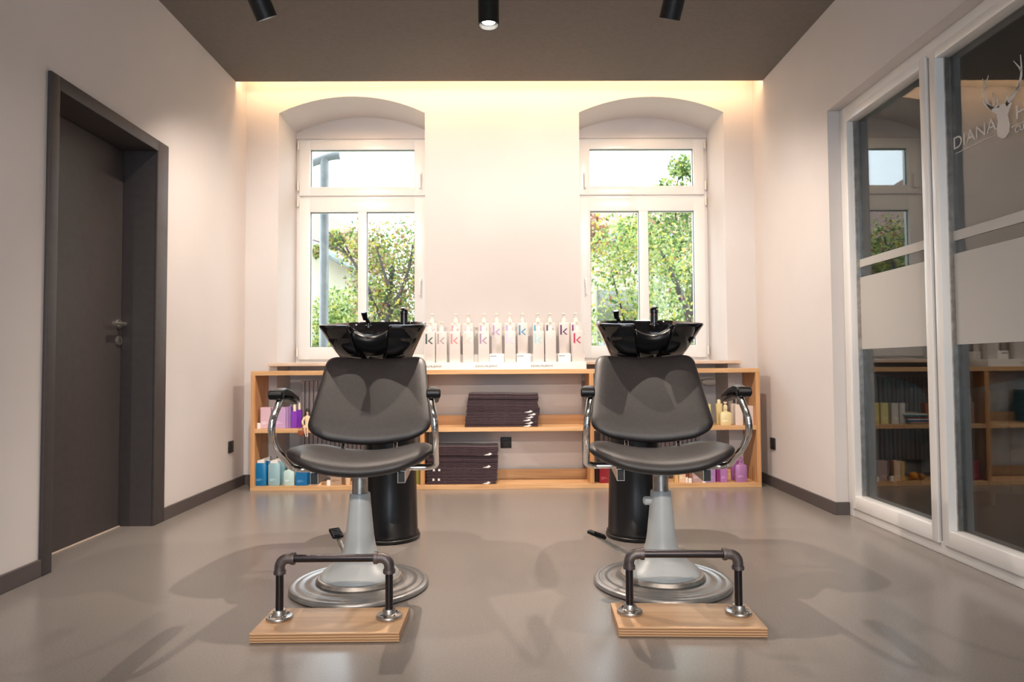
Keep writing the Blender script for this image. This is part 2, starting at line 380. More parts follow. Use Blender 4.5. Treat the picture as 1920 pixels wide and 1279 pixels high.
etched('DIANA', .078, 3.006, 1.816, 1.12); etched('H', .078, 2.632, 1.816, 1.12); etched('CU', .036, 2.637, 1.765)

# ------------------------------------------------------------------ sockets
def socket(name, lab, loc, rz):
    t = thing(name, lab, 'socket', loc, rz)
    MB().box(-.041, .041, -.010, 0, -.041, .041, .003).obj('cover_plate', M['blackmat'], t)
    q = MB(); q.lathe([(0, -.0105), (.021, -.0105), (.021, -.002), (.018, -.002), (.018, -.0104)][:3], axis='y', n=24); q.obj('plug_well', M['ink'], t)
socket('power_socket', 'dark square power socket on the back wall below the shelf towels', (0, YB, .294), 0)
socket('power_socket', 'dark power socket low on the left wall beyond the door', (XL, 4.858, .306), R(90))
socket('power_socket', 'dark power socket low on the right wall near the glass', (XR, 4.835, .304), R(-90))

# ------------------------------------------------------------------ radiators in the window niches
def radiator(x0, x1, lab, valve):
    t = thing('radiator', lab, 'radiator', ((x0 + x1) / 2, 5.33, .12))
    hw = (x1 - x0) / 2; b = MB(); n = int((x1 - x0) / .033)
    for i in range(n):
        x = -hw + (i + .5) * (2 * hw / n); b.box(x - .0145, x + .0145, -.05, .05, 0, .64, .006)
    b.obj('radiator_fins', M['radiator'], t)
    for hz in (.61, .03): b = MB(); b.tube([(-hw, 0, hz), (hw, 0, hz)], .017); b.obj('header_pipe', M['radiator'], t)
    if valve:
        b = MB(); b.lathe([(0, 0), (.02, 0), (.02, .03), (.027, .035), (.029, .09), (.024, .10), (0, .10)], axis='x', o=(hw + .035, 0, .61), n=20); b.obj('thermostat_valve', M['pump'], t, label='cream thermostat valve')
        b = MB(); b.tube([(hw - .01, 0, .61), (hw + .04, 0, .61)], .012); b.obj('valve_stem', M['brass'], t)
radiator(-1.58, -.75, 'grey ribbed radiator under the left window behind the chair', False)
radiator(.72, 1.50, 'grey ribbed radiator with cream valve under the right window', True)

# ------------------------------------------------------------------ long low shelf unit
SY0, SY1 = 4.825, 5.095
sh = thing('shelf_unit', 'long low open oak shelf unit standing along the back wall', 'shelf', (0, 4.95, 0))
a, b_ = SY0 - 4.95, SY1 - 4.95; tk = .031
MB().box(-1.792, 1.800, a, b_, .838 - tk, .838, .0015).obj('top_board', M['wood_h'], sh, smooth=False)
MB().box(-1.792, 1.800, a, b_, 0, tk, .0015).obj('bottom_board', M['wood_h'], sh, smooth=False)
MB().box(-1.792, -1.792 + tk, a, b_, tk, .838 - tk, .0015).obj('side_panel', M['wood_v'], sh, smooth=False)
MB().box(1.800 - tk, 1.800, a, b_, tk, .838 - tk, .0015).obj('side_panel', M['wood_v'], sh, smooth=False)
for x in (-.603, .590): MB().box(x, x + tk, a, b_, tk, .838 - tk, .0015).obj('divider_panel', M['wood_v'], sh, smooth=False)
for x0, x1 in ((-1.761, -.603), (-.572, .590), (.621, 1.769)): MB().box(x0, x1, a, b_, .403, .432, .0015).obj('middle_shelf', M['wood_h'], sh, smooth=False)
for z in (.432, .031): MB().box(-.572, .590, b_ - .02, b_, z, z + .07, .0015).obj('back_rail', M['wood_h'], sh, smooth=False)

# ------------------------------------------------------------------ retail bottles
def kmark(sz, depth=.0012):
    b = MB(); w = .17 * sz
    b.prism([(0, 0), (w, 0), (w, sz), (0, sz)], 'y', -depth, 0)
    n = 8; up = []; lo = []
    for i in range(n + 1):
        t = i / n; x = .22 * sz + .36 * sz * t; z = .30 * sz + .34 * sz * t ** 1.15; up.append((x, z))
        z2 = .30 * sz - .30 * sz * t ** 1.15; lo.append((x, z2))
    th = .17 * sz
    b.prism([(x - .0 * sz, z) for x, z in up] + [(x + th, z) for x, z in up[::-1]], 'y', -depth, 0)
    b.prism([(x - .0 * sz, z) for x, z in lo] + [(x + th, z) for x, z in lo[::-1]], 'y', -depth, 0)
    return b
def pump_bottle(x, y, z, kcol, lab, h=.222, w=.078, group='tall white pump bottles on the display tray', body=None):
    t = thing('pump_bottle', lab, 'bottle', (x, y, z), group=group)
    b = MB()
    def rr(wd, dp, zz, r):
        out = []
        for sx, sy, a0 in ((1, 1, 0), (-1, 1, 90), (-1, -1, 180), (1, -1, 270)):
            for k in range(4):
                an = R(a0 + 30 * k); out.append((sx * (wd - r) + r * math.cos(an), sy * (dp - r) + r * math.sin(an), zz))
        return out
    hw, hd = w / 2, .024
    b.rings([rr(hw - .002, hd - .002, 0, .006), rr(hw, hd, .003, .006), rr(hw, hd, h - .004, .006), rr(hw - .003, hd - .003, h, .006), rr(.016, .016, h + .002, .010), rr(.015, .015, h + .010, .010)])
    b.obj('bottle_body', body or M['bottle'], t)
    p = MB(); p.lathe([(0, h + .008), (.016, h + .008), (.0165, h + .022), (.010, h + .036), (.006, h + .040), (.0055, h + .060), (.0, h + .060)], n=18)
    p.tube([(0, .012, h + .068), (0, -.004, h + .069), (0, -.026, h + .064)], lambda q: .0065 - .002 * q, n=10)
    p.box(-.013, .013, -.008, .014, h + .058, h + .072, .005)
    p.obj('pump_head', M['pump'], t)
    if kcol:
        k = kmark(.072); k.T = Matrix()
        o = k.obj('letter_k_mark', cm(kcol, .5), t, smooth=False); o.location = (-.029, -hd - .0002, h - .088)
    return t
DX = .00388
def bx(px, y): return (px - 947) / 1280 * y
FZ, FY, RZ, RYY = .8905, 4.905, .950, 5.005
front = [(717, None, 'white pump bottle at the far left end of the display tray'),
         (742, None, 'white pump bottle second from the left end of the display tray, behind the left basin'),
         (805.5, (.05, .09, .07), 'white pump bottle with a dark green k, front row beside the left basin'),
         (827.5, (.42, .33, .32), 'short pale pump bottle with a grey-mauve k, alone without one behind'),
         (852.5, (.72, .25, .28), 'front white pump bottle with a pink k'),
         (877.5, (.78, .55, .48), 'front white pump bottle with a very faint peach k'),
         (906.5, (.36, .24, .36), 'front white pump bottle with a dusky mauve k'),
         (956, (.70, .55, .72), 'front white pump bottle with a pale lilac k'),
         (1009, (.38, .62, .70), 'front white pump bottle with a pale sky blue k'),
         (1031.5, (.70, .62, .58), 'front white pump bottle with an almost invisible beige k'),
         (1082, (.50, .02, .09), 'front white pump bottle with a crimson k at the right end of the tray')]
for px, kc, lab in front:
    if px < 790: pump_bottle(bx(px, 4.93), 4.93, FZ, kc, lab, h=.235)
    else: pump_bottle(bx(px, FY), FY, FZ, kc, lab)
rear = [(810, (.6, .5, .62), 'rear white pump bottle with a pale mauve k behind the dark green k bottle'),
        (854, (.80, .30, .36), 'rear white pump bottle behind the pink k bottle'),
        (877.5, (.85, .55, .58), 'rear white pump bottle behind the faint peach k bottle'),
        (907, (.50, .36, .52), 'rear white pump bottle behind the dusky mauve k bottle'),
        (931, (.42, .30, .52), 'rear white pump bottle with a full violet k above a small card'),
        (955.5, (.48, .40, .66), 'rear white pump bottle behind the pale lilac k bottle'),
        (979.5, (.06, .27, .42), 'rear white pump bottle with a full steel blue k'),
        (1008, (.10, .36, .55), 'rear white pump bottle behind the sky blue k bottle'),
        (1031, (.12, .06, .13), 'rear white pump bottle with a dark stroke behind the beige k bottle'),
        (1057, (.10, .02, .10), 'rear white pump bottle with a full dark plum k'),
        (1079, (.18, .02, .16), 'rear white pump bottle with a plum k behind the crimson k bottle')]
for px, kc, lab in rear: pump_bottle(bx(px, RYY), RYY, RZ, kc, lab, h=.228)
tr = thing('display_tray', 'white two-step display tray carrying the pump bottles on the shelf top', 'display tray', (-.14, 4.93, .8385))
MB().box(-.715, .715, -.082, .13, 0, .052, .002).obj('tray_base', M['plastic_white'], tr, smooth=False)
MB().box(-.715, .715, .028, .13, .052, .1112, .002).obj('tray_riser', M['plastic_white'], tr, smooth=False)
for k, px in enumerate((807, 911.5, 1015.5)):
    text_obj('tray_lettering', 'KEVIN.MURPHY', .0225, M['ink'], tr, Matrix.Translation((bx(px, 4.848) + .14, -.0825, .016)) @ FRONT)
for px, w_, lab in ((931, .105, 'small white printed card box under the violet k bottle'), (981, .1, 'small white card box under the steel blue k bottle'), (1057, .09, 'small white card box under the dark plum k bottle')):
    t = thing('card_box', lab, 'box', (bx(px, 4.93), 4.93, FZ), group='card boxes on the display tray')
    MB().box(-w_ / 2, w_ / 2, -.02, .02, 0, .062, .002).obj('carton', M['plastic_white'], t, smooth=False)
    q = MB(); q.box(-w_ / 2 + .006, -w_ / 2 + .05, -.0206, -.0199, .042, .047); q.obj('printed_line', M['fitting'], t, smooth=False)

# compartments --------------------------------------------------------------
def px2(px, y=4.90): return (px - 947) / 1280 * y
def carton(px0, px1, z, h, c, lab, y=4.87, dp=.055, lines=True, group=None, dark=None):
    x0, x1 = px2(px0, y), px2(px1, y); t = thing('product_box', lab, 'box', ((x0 + x1) / 2, y + dp / 2, z), group=group)
    hw = (x1 - x0) / 2
    MB().box(-hw, hw, -dp / 2, dp / 2, 0, h, .0012).obj('carton', cm(c, .5), t, smooth=False)
    if lines and hw > .02:
        q = MB(); lc = dark or tuple(min(1, v * 1.6 + .15) for v in c)
        for i, (zz, ww) in enumerate(((.30, .9), (.25, 1.3), (.20, .7))): q.box(-hw * .75, -hw * .75 + hw * ww, -dp / 2 - .0006, -dp / 2 + .0002, h * zz, h * zz + .0025)
        q.obj('printed_lines', cm(lc, .5), t, smooth=False)
    return t
def bottle(px, z, w, h, c, lab, y=4.88, cap=(.85, .82, .78), caph=.03, shape='flat', group=None, rz=0, capw=.6, dp=.035, px_y=None):
    x = px2(px, px_y or y); t = thing('product_bottle', lab, 'bottle', (x, y + dp / 2, z), rz, group=group)
    b = MB(); hw = w / 2; hd = dp / 2
    def rg(k, zz): return [(sx * hw * k, sy * hd * k, zz) for sx, sy in ((-.8, -1), (.8, -1), (1, -.7), (1, .7), (.8, 1), (-.8, 1), (-1, .7), (-1, -.7))]
    if shape == 'flat': rs = [rg(.86, 0), rg(1, h * .10), rg(1, h * .9), rg(.82, h)]
    elif shape == 'shoulder': rs = [rg(.94, 0), rg(1, h * .03), rg(1, h * .72), rg(.85, h * .80), rg(.34, h * .84), rg(.32, h)]
    else: rs = [rg(.97, 0), rg(1, .004), rg(1, h - .004), rg(.96, h)]
    b.rings(rs); b.obj('bottle_body', cm(c, .3), t)
    if cap:
        q = MB(); cw2 = hw * capw
        if shape == 'flat': q.prism([(-cw2, h - .002), (cw2, h - .002), (cw2, h + caph), (-cw2, h + caph * .55)], 'y', -hd * .8, hd * .8)
        elif shape == 'shoulder': q.lathe([(0, h - .002), (hw * .4, h - .002), (hw * .4, h + caph * .45), (hw * .16, h + caph * .6), (hw * .16, h + caph * .8), (hw * .34, h + caph * .82), (hw * .34, h + caph), (0, h + caph)], n=14)
        else: q.lathe([(0, h - .002), (cw2, h - .002), (cw2, h + caph * .7), (cw2 * .6, h + caph), (0, h + caph)], n=14)
        q.obj('bottle_cap', cm(cap, .4), t)
    if w > .06:
        q = MB(); lc = tuple(min(1, v * 1.3 + .25) for v in c)
        for zz, ww in ((.30, .8), (.26, 1.1), (.22, .6)): q.box(-hw * .7, -hw * .7 + hw * ww, -hd - .0006, -hd + .0004, h * zz, h * zz + .0022)
        q.obj('printed_lines', cm(lc, .5), t, smooth=False)
    return t
def jar(px, z, r, h, c, lab, y=4.86, group=None):
    t = MB(); t.lathe([(0, 0), (r, 0), (r, h * .8), (r * .85, h), (0, h)], n=18); o = t.obj('round_cap', cm(c, .4)); o.location = (px2(px, y), y, z); return tag(o, lab, 'cap', group)
ZM, ZB = .4325, .0315
pk, li, pu = (.72, .50, .58), (.55, .36, .60), (.24, .05, .48)
jar(487, ZM, .013, .040, (.85, .8, .76), 'small white cap lying left of the pink box')
carton(490, 509, ZM, .148, pk, 'pale pink carton at the left end of the middle shelf')
carton(511, 536.5, ZM, .148, li, 'lilac carton beside the pale pink one, behind the armrest tube', y=4.866)
carton(537.5, 541.5, ZM, .150, (.42, .25, .50), 'thin lilac carton edge right of the wide lilac carton', y=4.875, lines=False)
carton(542.5, 546.5, ZM, .155, (.32, .20, .46), 'darker violet carton edge beside the purple bottles', y=4.89, lines=False)
bottle(552, ZM, .042, .118, pu, 'left one of two violet bottles with a cream cap', cap=(.85, .72, .58), caph=.05, shape='box', capw=.5)
bottle(561, ZM, .036, .128, (.18, .03, .42), 'right one of two violet bottles, beside the doll', y=4.90, cap=(.85, .72, .58), caph=.05, shape='box', capw=.45)
blue, lb, mint, db = (.0, .16, .38), (.30, .48, .53), (.52, .70, .68), (.0, .13, .33)
bottle(491, ZB, .082, .160, blue, 'bright blue bottle with slanted white cap at the left end', y=4.85)
bottle(502, ZB, .075, .165, (.0, .11, .28), 'darker blue bottle behind the bright blue one', y=4.93, px_y=4.93)
bottle(515.5, ZB, .082, .158, lb, 'light blue bottle with slanted white cap in front', y=4.85)
bottle(526, ZB, .070, .166, (.25, .44, .50), 'light blue bottle just behind the front light blue one', y=4.90, px_y=4.90)
bottle(534, ZB, .068, .172, (.22, .38, .46), 'rearmost grey-blue bottle on the bottom board', y=4.98, px_y=4.98)
bottle(543, ZB, .075, .130, mint, 'pale mint bottle with pump in front', y=4.85, cap=(.60, .76, .72), caph=.055, shape='shoulder')
bottle(556, ZB, .070, .135, (.40, .62, .58), 'mint bottle half hidden behind the pale mint pump bottle', y=4.93, px_y=4.93, cap=(.30, .60, .48), caph=.05, shape='shoulder')
carton(556.5, 577, ZB, .118, (.0, .14, .36), 'dark blue carton under the left seat bracket', y=4.85)
carton(578, 588, ZB, .112, (.0, .09, .24), 'navy carton just right of the dark blue one', y=4.90, lines=False)
def cone(px, lab, y=4.87):
    b = MB(); b.lathe([(0, 0), (.017, 0), (.021, .065), (.027, .068), (.028, .088), (.031, .092), (.031, .104), (.024, .106), (0, .100)], n=24)
    b.prism([(-.030, .100), (.030, .100), (.028, .118), (-.008, .106)], 'y', -.012, .012)
    o = b.obj('wafer_cup', cm((.72, .50, .32), .6)); o.location = (px2(px, y), y, ZB); tag(o, lab, 'cup')
cone(600, 'beige wafer-shaped cup between the blue cartons and the tan carton'); cone(653, 'beige wafer-shaped cup right of the tan carton by the column')
jar(617, ZB, .014, .036, (.84, .8, .76), 'small white cap left of the tan carton', y=4.85)
carton(620.5, 641, ZB, .125, (.42, .29, .20), 'tan carton with fine print on the bottom board', y=4.85, dark=(.2, .12, .08))
carton(641.5, 648, ZB, .122, (.22, .12, .05), 'dark brown carton edge right of the tan carton', y=4.88, lines=False)
carton(776, 786, ZB, .13, (.28, .27, .05), 'olive carton against the left divider', y=4.88, lines=False)
# right compartment, middle shelf
yl, pw = (.78, .66, .36), (.74, .62, .55)
bottle(1360, ZM, .078, .115, yl, 'plump pale yellow bottle with a cap on the right middle shelf', y=4.86, cap=(.80, .68, .42), caph=.05, shape='shoulder')
bottle(1348, ZM, .045, .150, (.74, .60, .30), 'tall yellow bottle behind the plump yellow one', y=4.94, px_y=4.94, cap=(.80, .68, .42), caph=.03, shape='box')
bottle(1385, ZM, .055, .148, pw, 'pale bottle with black spray cap, front one of the pair', y=4.86, cap=(.02, .02, .02), caph=.05, shape='box', capw=.36)
bottle(1377, ZM, .050, .150, (.66, .55, .48), 'pale bottle with black spray cap, rear one of the pair', y=4.93, px_y=4.93, cap=(.02, .02, .02), caph=.05, shape='box', capw=.36)
carton(1402, 1411, ZM, .135, (.70, .58, .54), 'pale pink carton behind the right armrest tube', y=4.88, lines=False)
for k, (x, c, wd, hh, lab) in enumerate(((1.44, (.66, .58, .22), .05, .15, 'yellow carton farthest right of the hidden row, seen in the glass reflection'),
        (1.375, (.62, .52, .16), .055, .15, 'mustard yellow carton in the reflected row'), (1.31, (.70, .62, .28), .055, .15, 'light yellow carton in the reflected row'),
        (1.235, (.66, .62, .58), .05, .148, 'white carton beside the yellow ones in the reflected row'), (1.18, (.60, .58, .55), .04, .148, 'off-white carton next to the magazines'),
        (.985, (.40, .13, .05), .06, .145, 'rust brown carton behind the right chair'), (.915, (.34, .08, .04), .06, .145, 'dark red-brown carton behind the right chair'))):
    px = 947 + x * 1280 / 4.88
    carton(px - wd * 131, px + wd * 131, ZM, hh, c, lab, y=4.88)
mg = thing('magazine_stack', 'glossy magazines fanned on the shelf, seen in the glass reflection', 'magazines', (1.085, 4.95, ZM))
for k in range(6):
    q = MB(); q.T = Matrix.Rotation(R(-8 + 4 * k), 4, 'Z'); q.box(-.075, .075, -.10, .10, .004 + .012 * k, .014 + .012 * k, .001)
    q.obj('magazine', cm([(.5, .3, .2), (.1, .14, .3), (.6, .6, .62), (.3, .05, .04), (.05, .2, .22), (.65, .62, .6)][k], .25), mg, smooth=False)
for k, x in enumerate((.845, .790, .735, .680)):
    px = 947 + x * 1280 / 4.88
    bottle(px, ZM, .042, .150, [(.50, .34, .24), (.42, .22, .14), (.46, .28, .20), (.36, .2, .12)][k], ['tan spray bottle, rightmost of four behind the right chair', 'chestnut spray bottle, second from the right of four behind the right chair', 'light chestnut spray bottle, third from the right of four behind the right chair', 'brown spray bottle nearest the divider, leftmost of four'][k], cap=(.85, .7, .6), caph=.045, shape='box', capw=.4)
# right compartment, bottom board
carton(1121.5, 1140, ZB, .140, (.26, .01, .02), 'dark red carton at the left of the right bottom compartment', y=4.85)
carton(1113.5, 1120.5, ZB, .135, (.03, .01, .01), 'black carton edge beside the red carton', y=4.90, lines=False)
for q0, q1, hh, c, lab in ((1150, 1166, .14, (.30, .05, .03), 'brick red carton behind the black pedestal'), (1262, 1268.5, .135, (.66, .42, .16), 'amber carton beside the steel piston'),
        (1269.5, 1282, .140, (.76, .52, .36), 'peach carton right of the steel piston'), (1295, 1313.5, .142, (.42, .29, .28), 'mauve-brown carton in the right bottom row'),
        (1319.5, 1338, .142, (.36, .20, .44), 'purple carton in the middle of the right bottom row'), (1347.5, 1360, .135, (.40, .16, .40), 'magenta-purple carton left of the wooden ring')):
    carton(q0, q1, ZB, hh, c, lab, y=4.85)
bottle(1285, ZB, .020, .135, (.30, .11, .06), 'slim copper tube bottle left of its twin', y=4.90, cap=None, shape='box', dp=.02)
bottle(1291, ZB, .020, .135, (.36, .14, .08), 'slim copper tube bottle beside the mauve-brown carton', y=4.88, cap=None, shape='box', dp=.02)
jar(1284, ZB, .011, .036, (.85, .76, .68), 'small cream cap before the left copper tube', y=4.86); jar(1290.5, ZB, .012, .032, (.85, .79, .74), 'small white cap before the right copper tube', y=4.84)
bottle(1315.5, ZB, .020, .135, (.13, .02, .10), 'slim dark plum tube left of the purple carton', y=4.90, cap=None, shape='box', dp=.02)
jar(1316.5, ZB, .012, .032, (.85, .8, .78), 'small white cap before the dark plum tube', y=4.84)
carton(1340, 1346, ZB, .135, (.30, .03, .18), 'thin magenta carton edge right of the purple carton', y=4.88, lines=False)
bottle(1387, ZB, .080, .152, (.38, .17, .38), 'orchid purple pump bottle at the right end', y=4.85, cap=(.40, .14, .36), caph=.028, shape='shoulder')
bottle(1378, ZB, .075, .158, (.30, .07, .26), 'plum pump bottle behind the orchid purple one', y=4.93, px_y=4.93, cap=(.36, .08, .30), caph=.028, shape='shoulder')
b = MB(); b.lathe([(0, 0), (.034, 0), (.036, .012), (.026, .06), (.031, .075), (0, .075)], n=24); o = b.obj('wooden_stand', M['wood_h']); o.location = (px2(1364, 4.98), 4.98, ZB); tag(o, 'small round wooden stand between the purple cartons and the purple bottles', 'stand')
for x, r_, lab in ((1.11, .030, 'orange ball ornament behind the right chair'), (1.05, .024, 'smaller brown-orange ball ornament behind the right chair')):
    b = MB(); b.ball((0, 0, r_), r_, r_, r_ * .95); o = b.obj('ball_ornament', cm((.62, .24, .02) if r_ > .025 else (.35, .16, .04), .5)); o.location = (x, 4.89, ZB); tag(o, lab, 'ornament')

# ------------------------------------------------------------------ towels
def towel(x0, x1, z, h, y, seed, lab, group, mark=None, squares=False, wav=0):
    rnd = random.Random(seed); cx = (x0 + x1) / 2; hw = (x1 - x0) / 2; t = thing('folded_towel', lab, 'towel', (cx, y, z), group=group)
    ph = rnd.uniform(0, 6); am = .0012; b = MB(); rings = []
    N = 16
    prof = []
    dpt = .20
    for k in range(7):      # front rounded fold, two layers with a crease
        a = -PI / 2 + PI * k / 6
        prof.append((-.014 * math.cos(a) ** .6 if math.cos(a) > 1e-6 else 0, h * (.5 + .5 * math.sin(a))))
    prof[3] = (-.007, h * .5)
    sect = prof + [(dpt, h), (dpt, 0)]
    for i in range(N + 1):
        u = i / N; x = -hw + 2 * hw * u; e = min(1, min(u, 1 - u) * N / 1.0)
        zo = wav * (math.sin(1.0 + u * 4.6) + .4 * math.sin(u * 11 + 2)) ; sq = .86 + .14 * e
        rings.append([(x, yy, h / 2 + (zz - h / 2) * sq + zo) for yy, zz in sect])
    b.rings(rings); b.obj('towel_cloth', M['towel'], t, ang=60)
    if mark is not None:
        q = MB(); mx = hw - .075 + mark
        q.prism([(mx - .03, h * .15), (mx + .012, h * .08), (mx + .030, h * .5), (mx + .012, h * .92), (mx + .004, h * .55)], 'y', -.0158, -.010); q.obj('fabric_label', M['label'], t, smooth=False)
    if squares:
        q = MB()
        for xx in (-hw + .052, -hw + .090): q.box(xx - .007, xx + .007, -.0158, -.010, h * .15, h * .85)
        q.obj('embroidered_squares', M['label'], t, smooth=False)
ordn = ['lowest', 'second lowest', 'third from the bottom', 'fourth from the bottom', 'fifth from the bottom', 'sixth from the bottom', 'seventh from the bottom', 'fifth from the top', 'fourth from the top', 'third from the top', 'second from the top', 'topmost']
rnd = random.Random(3)
hU = .2365 / 12; marks = {0: .0, 1: .012, 2: -.004, 3: .012, 4: .02, 5: -.005}
for k in range(12):
    sft = .0022 * k
    towel(-.290 + sft + rnd.uniform(-.003, .003), .226 + sft * .2 + (.012 if k in (4, 5, 6) else 0) + rnd.uniform(-.003, .003), ZM + k * hU, hU - .0006, 4.868 + rnd.uniform(-.007, .006), k,
          'dark towel, %s in the middle-shelf stack%s' % (ordn[k], ', with a white label' if k in marks else ''), 'folded towels on the middle shelf', marks.get(k), wav=.00028 * k)
hL = .268 / 12; marksL = {0: .01, 5: .0, 9: .01}
for k in range(12):
    towel(-.566 + rnd.uniform(0, .006), -.070 + rnd.uniform(-.005, .005) + .001 * k, ZB + k * hL, hL - .0006, 4.868 + rnd.uniform(-.007, .006), 50 + k,
          'dark towel, %s in the bottom-board stack%s' % (ordn[k], ', with a white label' if k in marksL else ', with two white squares' if k in (1, 4) else ''), 'folded towels on the bottom board', marksL.get(k), k in (1, 4), wav=.0003 * k)

# ------------------------------------------------------------------ small doll and its bag
def skin(name, verts, edges, rad, m, parent=None, loc=(0, 0, 0)):
    me = bpy.data.meshes.new(name); me.from_pydata(verts, edges, []); o = bpy.data.objects.new(name, me); COL.objects.link(o)
    md = o.modifiers.new('s', 'SKIN'); me.materials.append(m)
    for i, r_ in enumerate(rad): me.skin_vertices[0].data[i].radius = (r_, r_) if not isinstance(r_, tuple) else r_
    me.skin_vertices[0].data[0].use_root = True
    sb = o.modifiers.new('u', 'SUBSURF'); sb.levels = 2; sb.render_levels = 2
    if parent: o.parent = parent
    o.location = loc
    return o
dl = thing('doll', 'small seated doll with long black hair in a cream coat', 'doll', (-1.400, 4.845, ZM))
V = [(0, 0, .012), (0, .002, .045), (0, .003, .075), (0, .003, .092), (0, .001, .105), (0, 0, .122),
     (-.022, .003, .078), (-.032, -.002, .048), (-.022, -.020, .026), (-.010, -.030, .022), (-.009, -.033, .016),
     (.022, .003, .078), (.032, -.002, .048), (.022, -.020, .026), (.010, -.030, .022), (.009, -.033, .016),
     (-.010, -.004, .010), (-.009, -.034, .012), (-.004, -.044, -.020), (.003, -.044, -.046), (.002, -.054, -.053),
     (.010, -.004, .010), (.010, -.034, .012), (.013, -.044, -.022), (.015, -.044, -.050), (.015, -.054, -.056)]
Ed = [(0, 1), (1, 2), (2, 3), (3, 4), (4, 5), (2, 6), (6, 7), (7, 8), (8, 9), (9, 10), (2, 11), (11, 12), (12, 13), (13, 14), (14, 15), (0, 16), (16, 17), (17, 18), (18, 19), (19, 20), (0, 21), (21, 22), (22, 23), (23, 24), (24, 25)]
Rd = [.012, .010, .012, .006, .008, .010, .006, .005, .004, .004, .003, .006, .005, .004, .004, .003, .009, .007, .006, .004, .004, .009, .007, .006, .004, .004]
if not hasattr(bpy.types.Mesh, 'skin_vertices'): pass
skm = mat('doll_skin', (.72, .46, .33), .5)
def doll_body():
    me = bpy.data.meshes.new('doll_body'); me.from_pydata(V, Ed, []); o = bpy.data.objects.new('doll_body', me); COL.objects.link(o); o.parent = dl
    o.modifiers.new('s', 'SKIN'); 
    lay = me.skin_vertices[0].data if len(me.skin_vertices) else None
    if lay:
        for i, r_ in enumerate(Rd): lay[i].radius = (r_, r_)
        lay[0].use_root = True
    sb = o.modifiers.new('u', 'SUBSURF'); sb.levels = 1; sb.render_levels = 1; me.materials.append(skm)
doll_body()
q = MB(); q.ball((0, .007, .125), .0165, .0135, .017); 
q.rings([[(s * .0155 * math.cos(a), .010 + .008 * math.sin(a), z) for a in [2 * PI * i / 14 for i in range(14)]] for s, z in ((.95, .128), (1.15, .112), (1.5, .095), (1.75, .078), (1.6, .070))])
q.obj('doll_hair', M['ink'], dl)
q = MB()
for s in (-1, 1):
    q.ball((s * .005, -.0098, .1245), .0016, .001, .0012, 8)
q.obj('doll_eyes', M['ink'], dl)
q = MB(); q.box(-.003, .003, -.0105, -.009, .1155, .117); q.obj('doll_mouth', cm((.5, .05, .05), .5), dl)
q = MB(); q.rings([[(w_ * math.cos(a), .003 + d_ * math.sin(a), z) for a in [2 * PI * i / 16 for i in range(16)]] for w_, d_, z in ((.018, .013, .008), (.017, .012, .045), (.021, .012, .072), (.020, .011, .082), (.008, .008, .090))])
for s in (-1, 1): q.tube([(s * .020, .003, .078), (s * .033, -.002, .048), (s * .023, -.018, .028)], lambda t: .0085 - .002 * t, n=10, sm=3)
for s in (-1, 1): q.tube([(s * .009, -.004, .012), (s * .0095, -.036, .014)], .0105, n=10)
q.obj('doll_coat', cm((.80, .64, .42), .8), dl)
bg = thing('doll_handbag', 'tiny brown handbag hanging at the shelf edge beside the doll', 'bag', (-1.436, 4.809, .385))
q = MB(); q.box(-.017, .017, -.008, .008, 0, .034, .003); q.obj('bag_body', cm((.26, .06, .02), .5), bg)
q = MB(); q.tube([(-.012, 0, .033), (-.010, 0, .052), (0, .004, .0585), (.010, 0, .052), (.012, 0, .033)], .0015, n=8, sm=4); q.obj('bag_strap', cm((.26, .06, .02), .5), bg)

# ------------------------------------------------------------------ backwash chairs
def pillow(mb, outline, cen, zf, T, n=10, p=5, flip=False):
    # outline: list of (a,b) in the cushion plane; zf(a,b) -> point and normal; a padded slab of thickness T
    prof = []
    for k in range(n + 1): prof.append(math.sin(PI / 2 * k / n))
    def ring(s, side):
        out = []; th = T / 2 * (max(0, 1 - s ** p)) ** .5
        for a, b in outline:
            A = cen[0] + (a - cen[0]) * s; B = cen[1] + (b - cen[1]) * s
            P, Nn = zf(A, B); out.append(P + Nn * th * side)
        return out
    ss = [.05, .2, .35, .5, .65, .78, .88, .94, .975, .993]
    rr = [ring(s, 1) for s in ss] + [ring(1, 0)] + [ring(s, -1) for s in ss[::-1]]
    mb.rings(rr)
def rpoly(pts, r, n=6):
    out = []; N = len(pts)
    for i in range(N):
        p = Vector(pts[i][:2]); a = Vector(pts[i - 1][:2]); b = Vector(pts[(i + 1) % N][:2]); rr = pts[i][2] if len(pts[i]) > 2 else r
        u = (a - p); v = (b - p); q = min(rr, u.length * .48, v.length * .48); s = p + u.normalized() * q; e = p + v.normalized() * q
        for k in range(n + 1):
            t = k / n; out.append(tuple((1 - t) ** 2 * s + 2 * t * (1 - t) * p + t * t * e))
    res = []
    for i in range(len(out)):            # densify long edges
        p = Vector(out[i]); q = Vector(out[(i + 1) % len(out)]); m = max(1, int((q - p).length / .03))
        for k in range(m): res.append(tuple(p.lerp(q, k / m)))
    return res
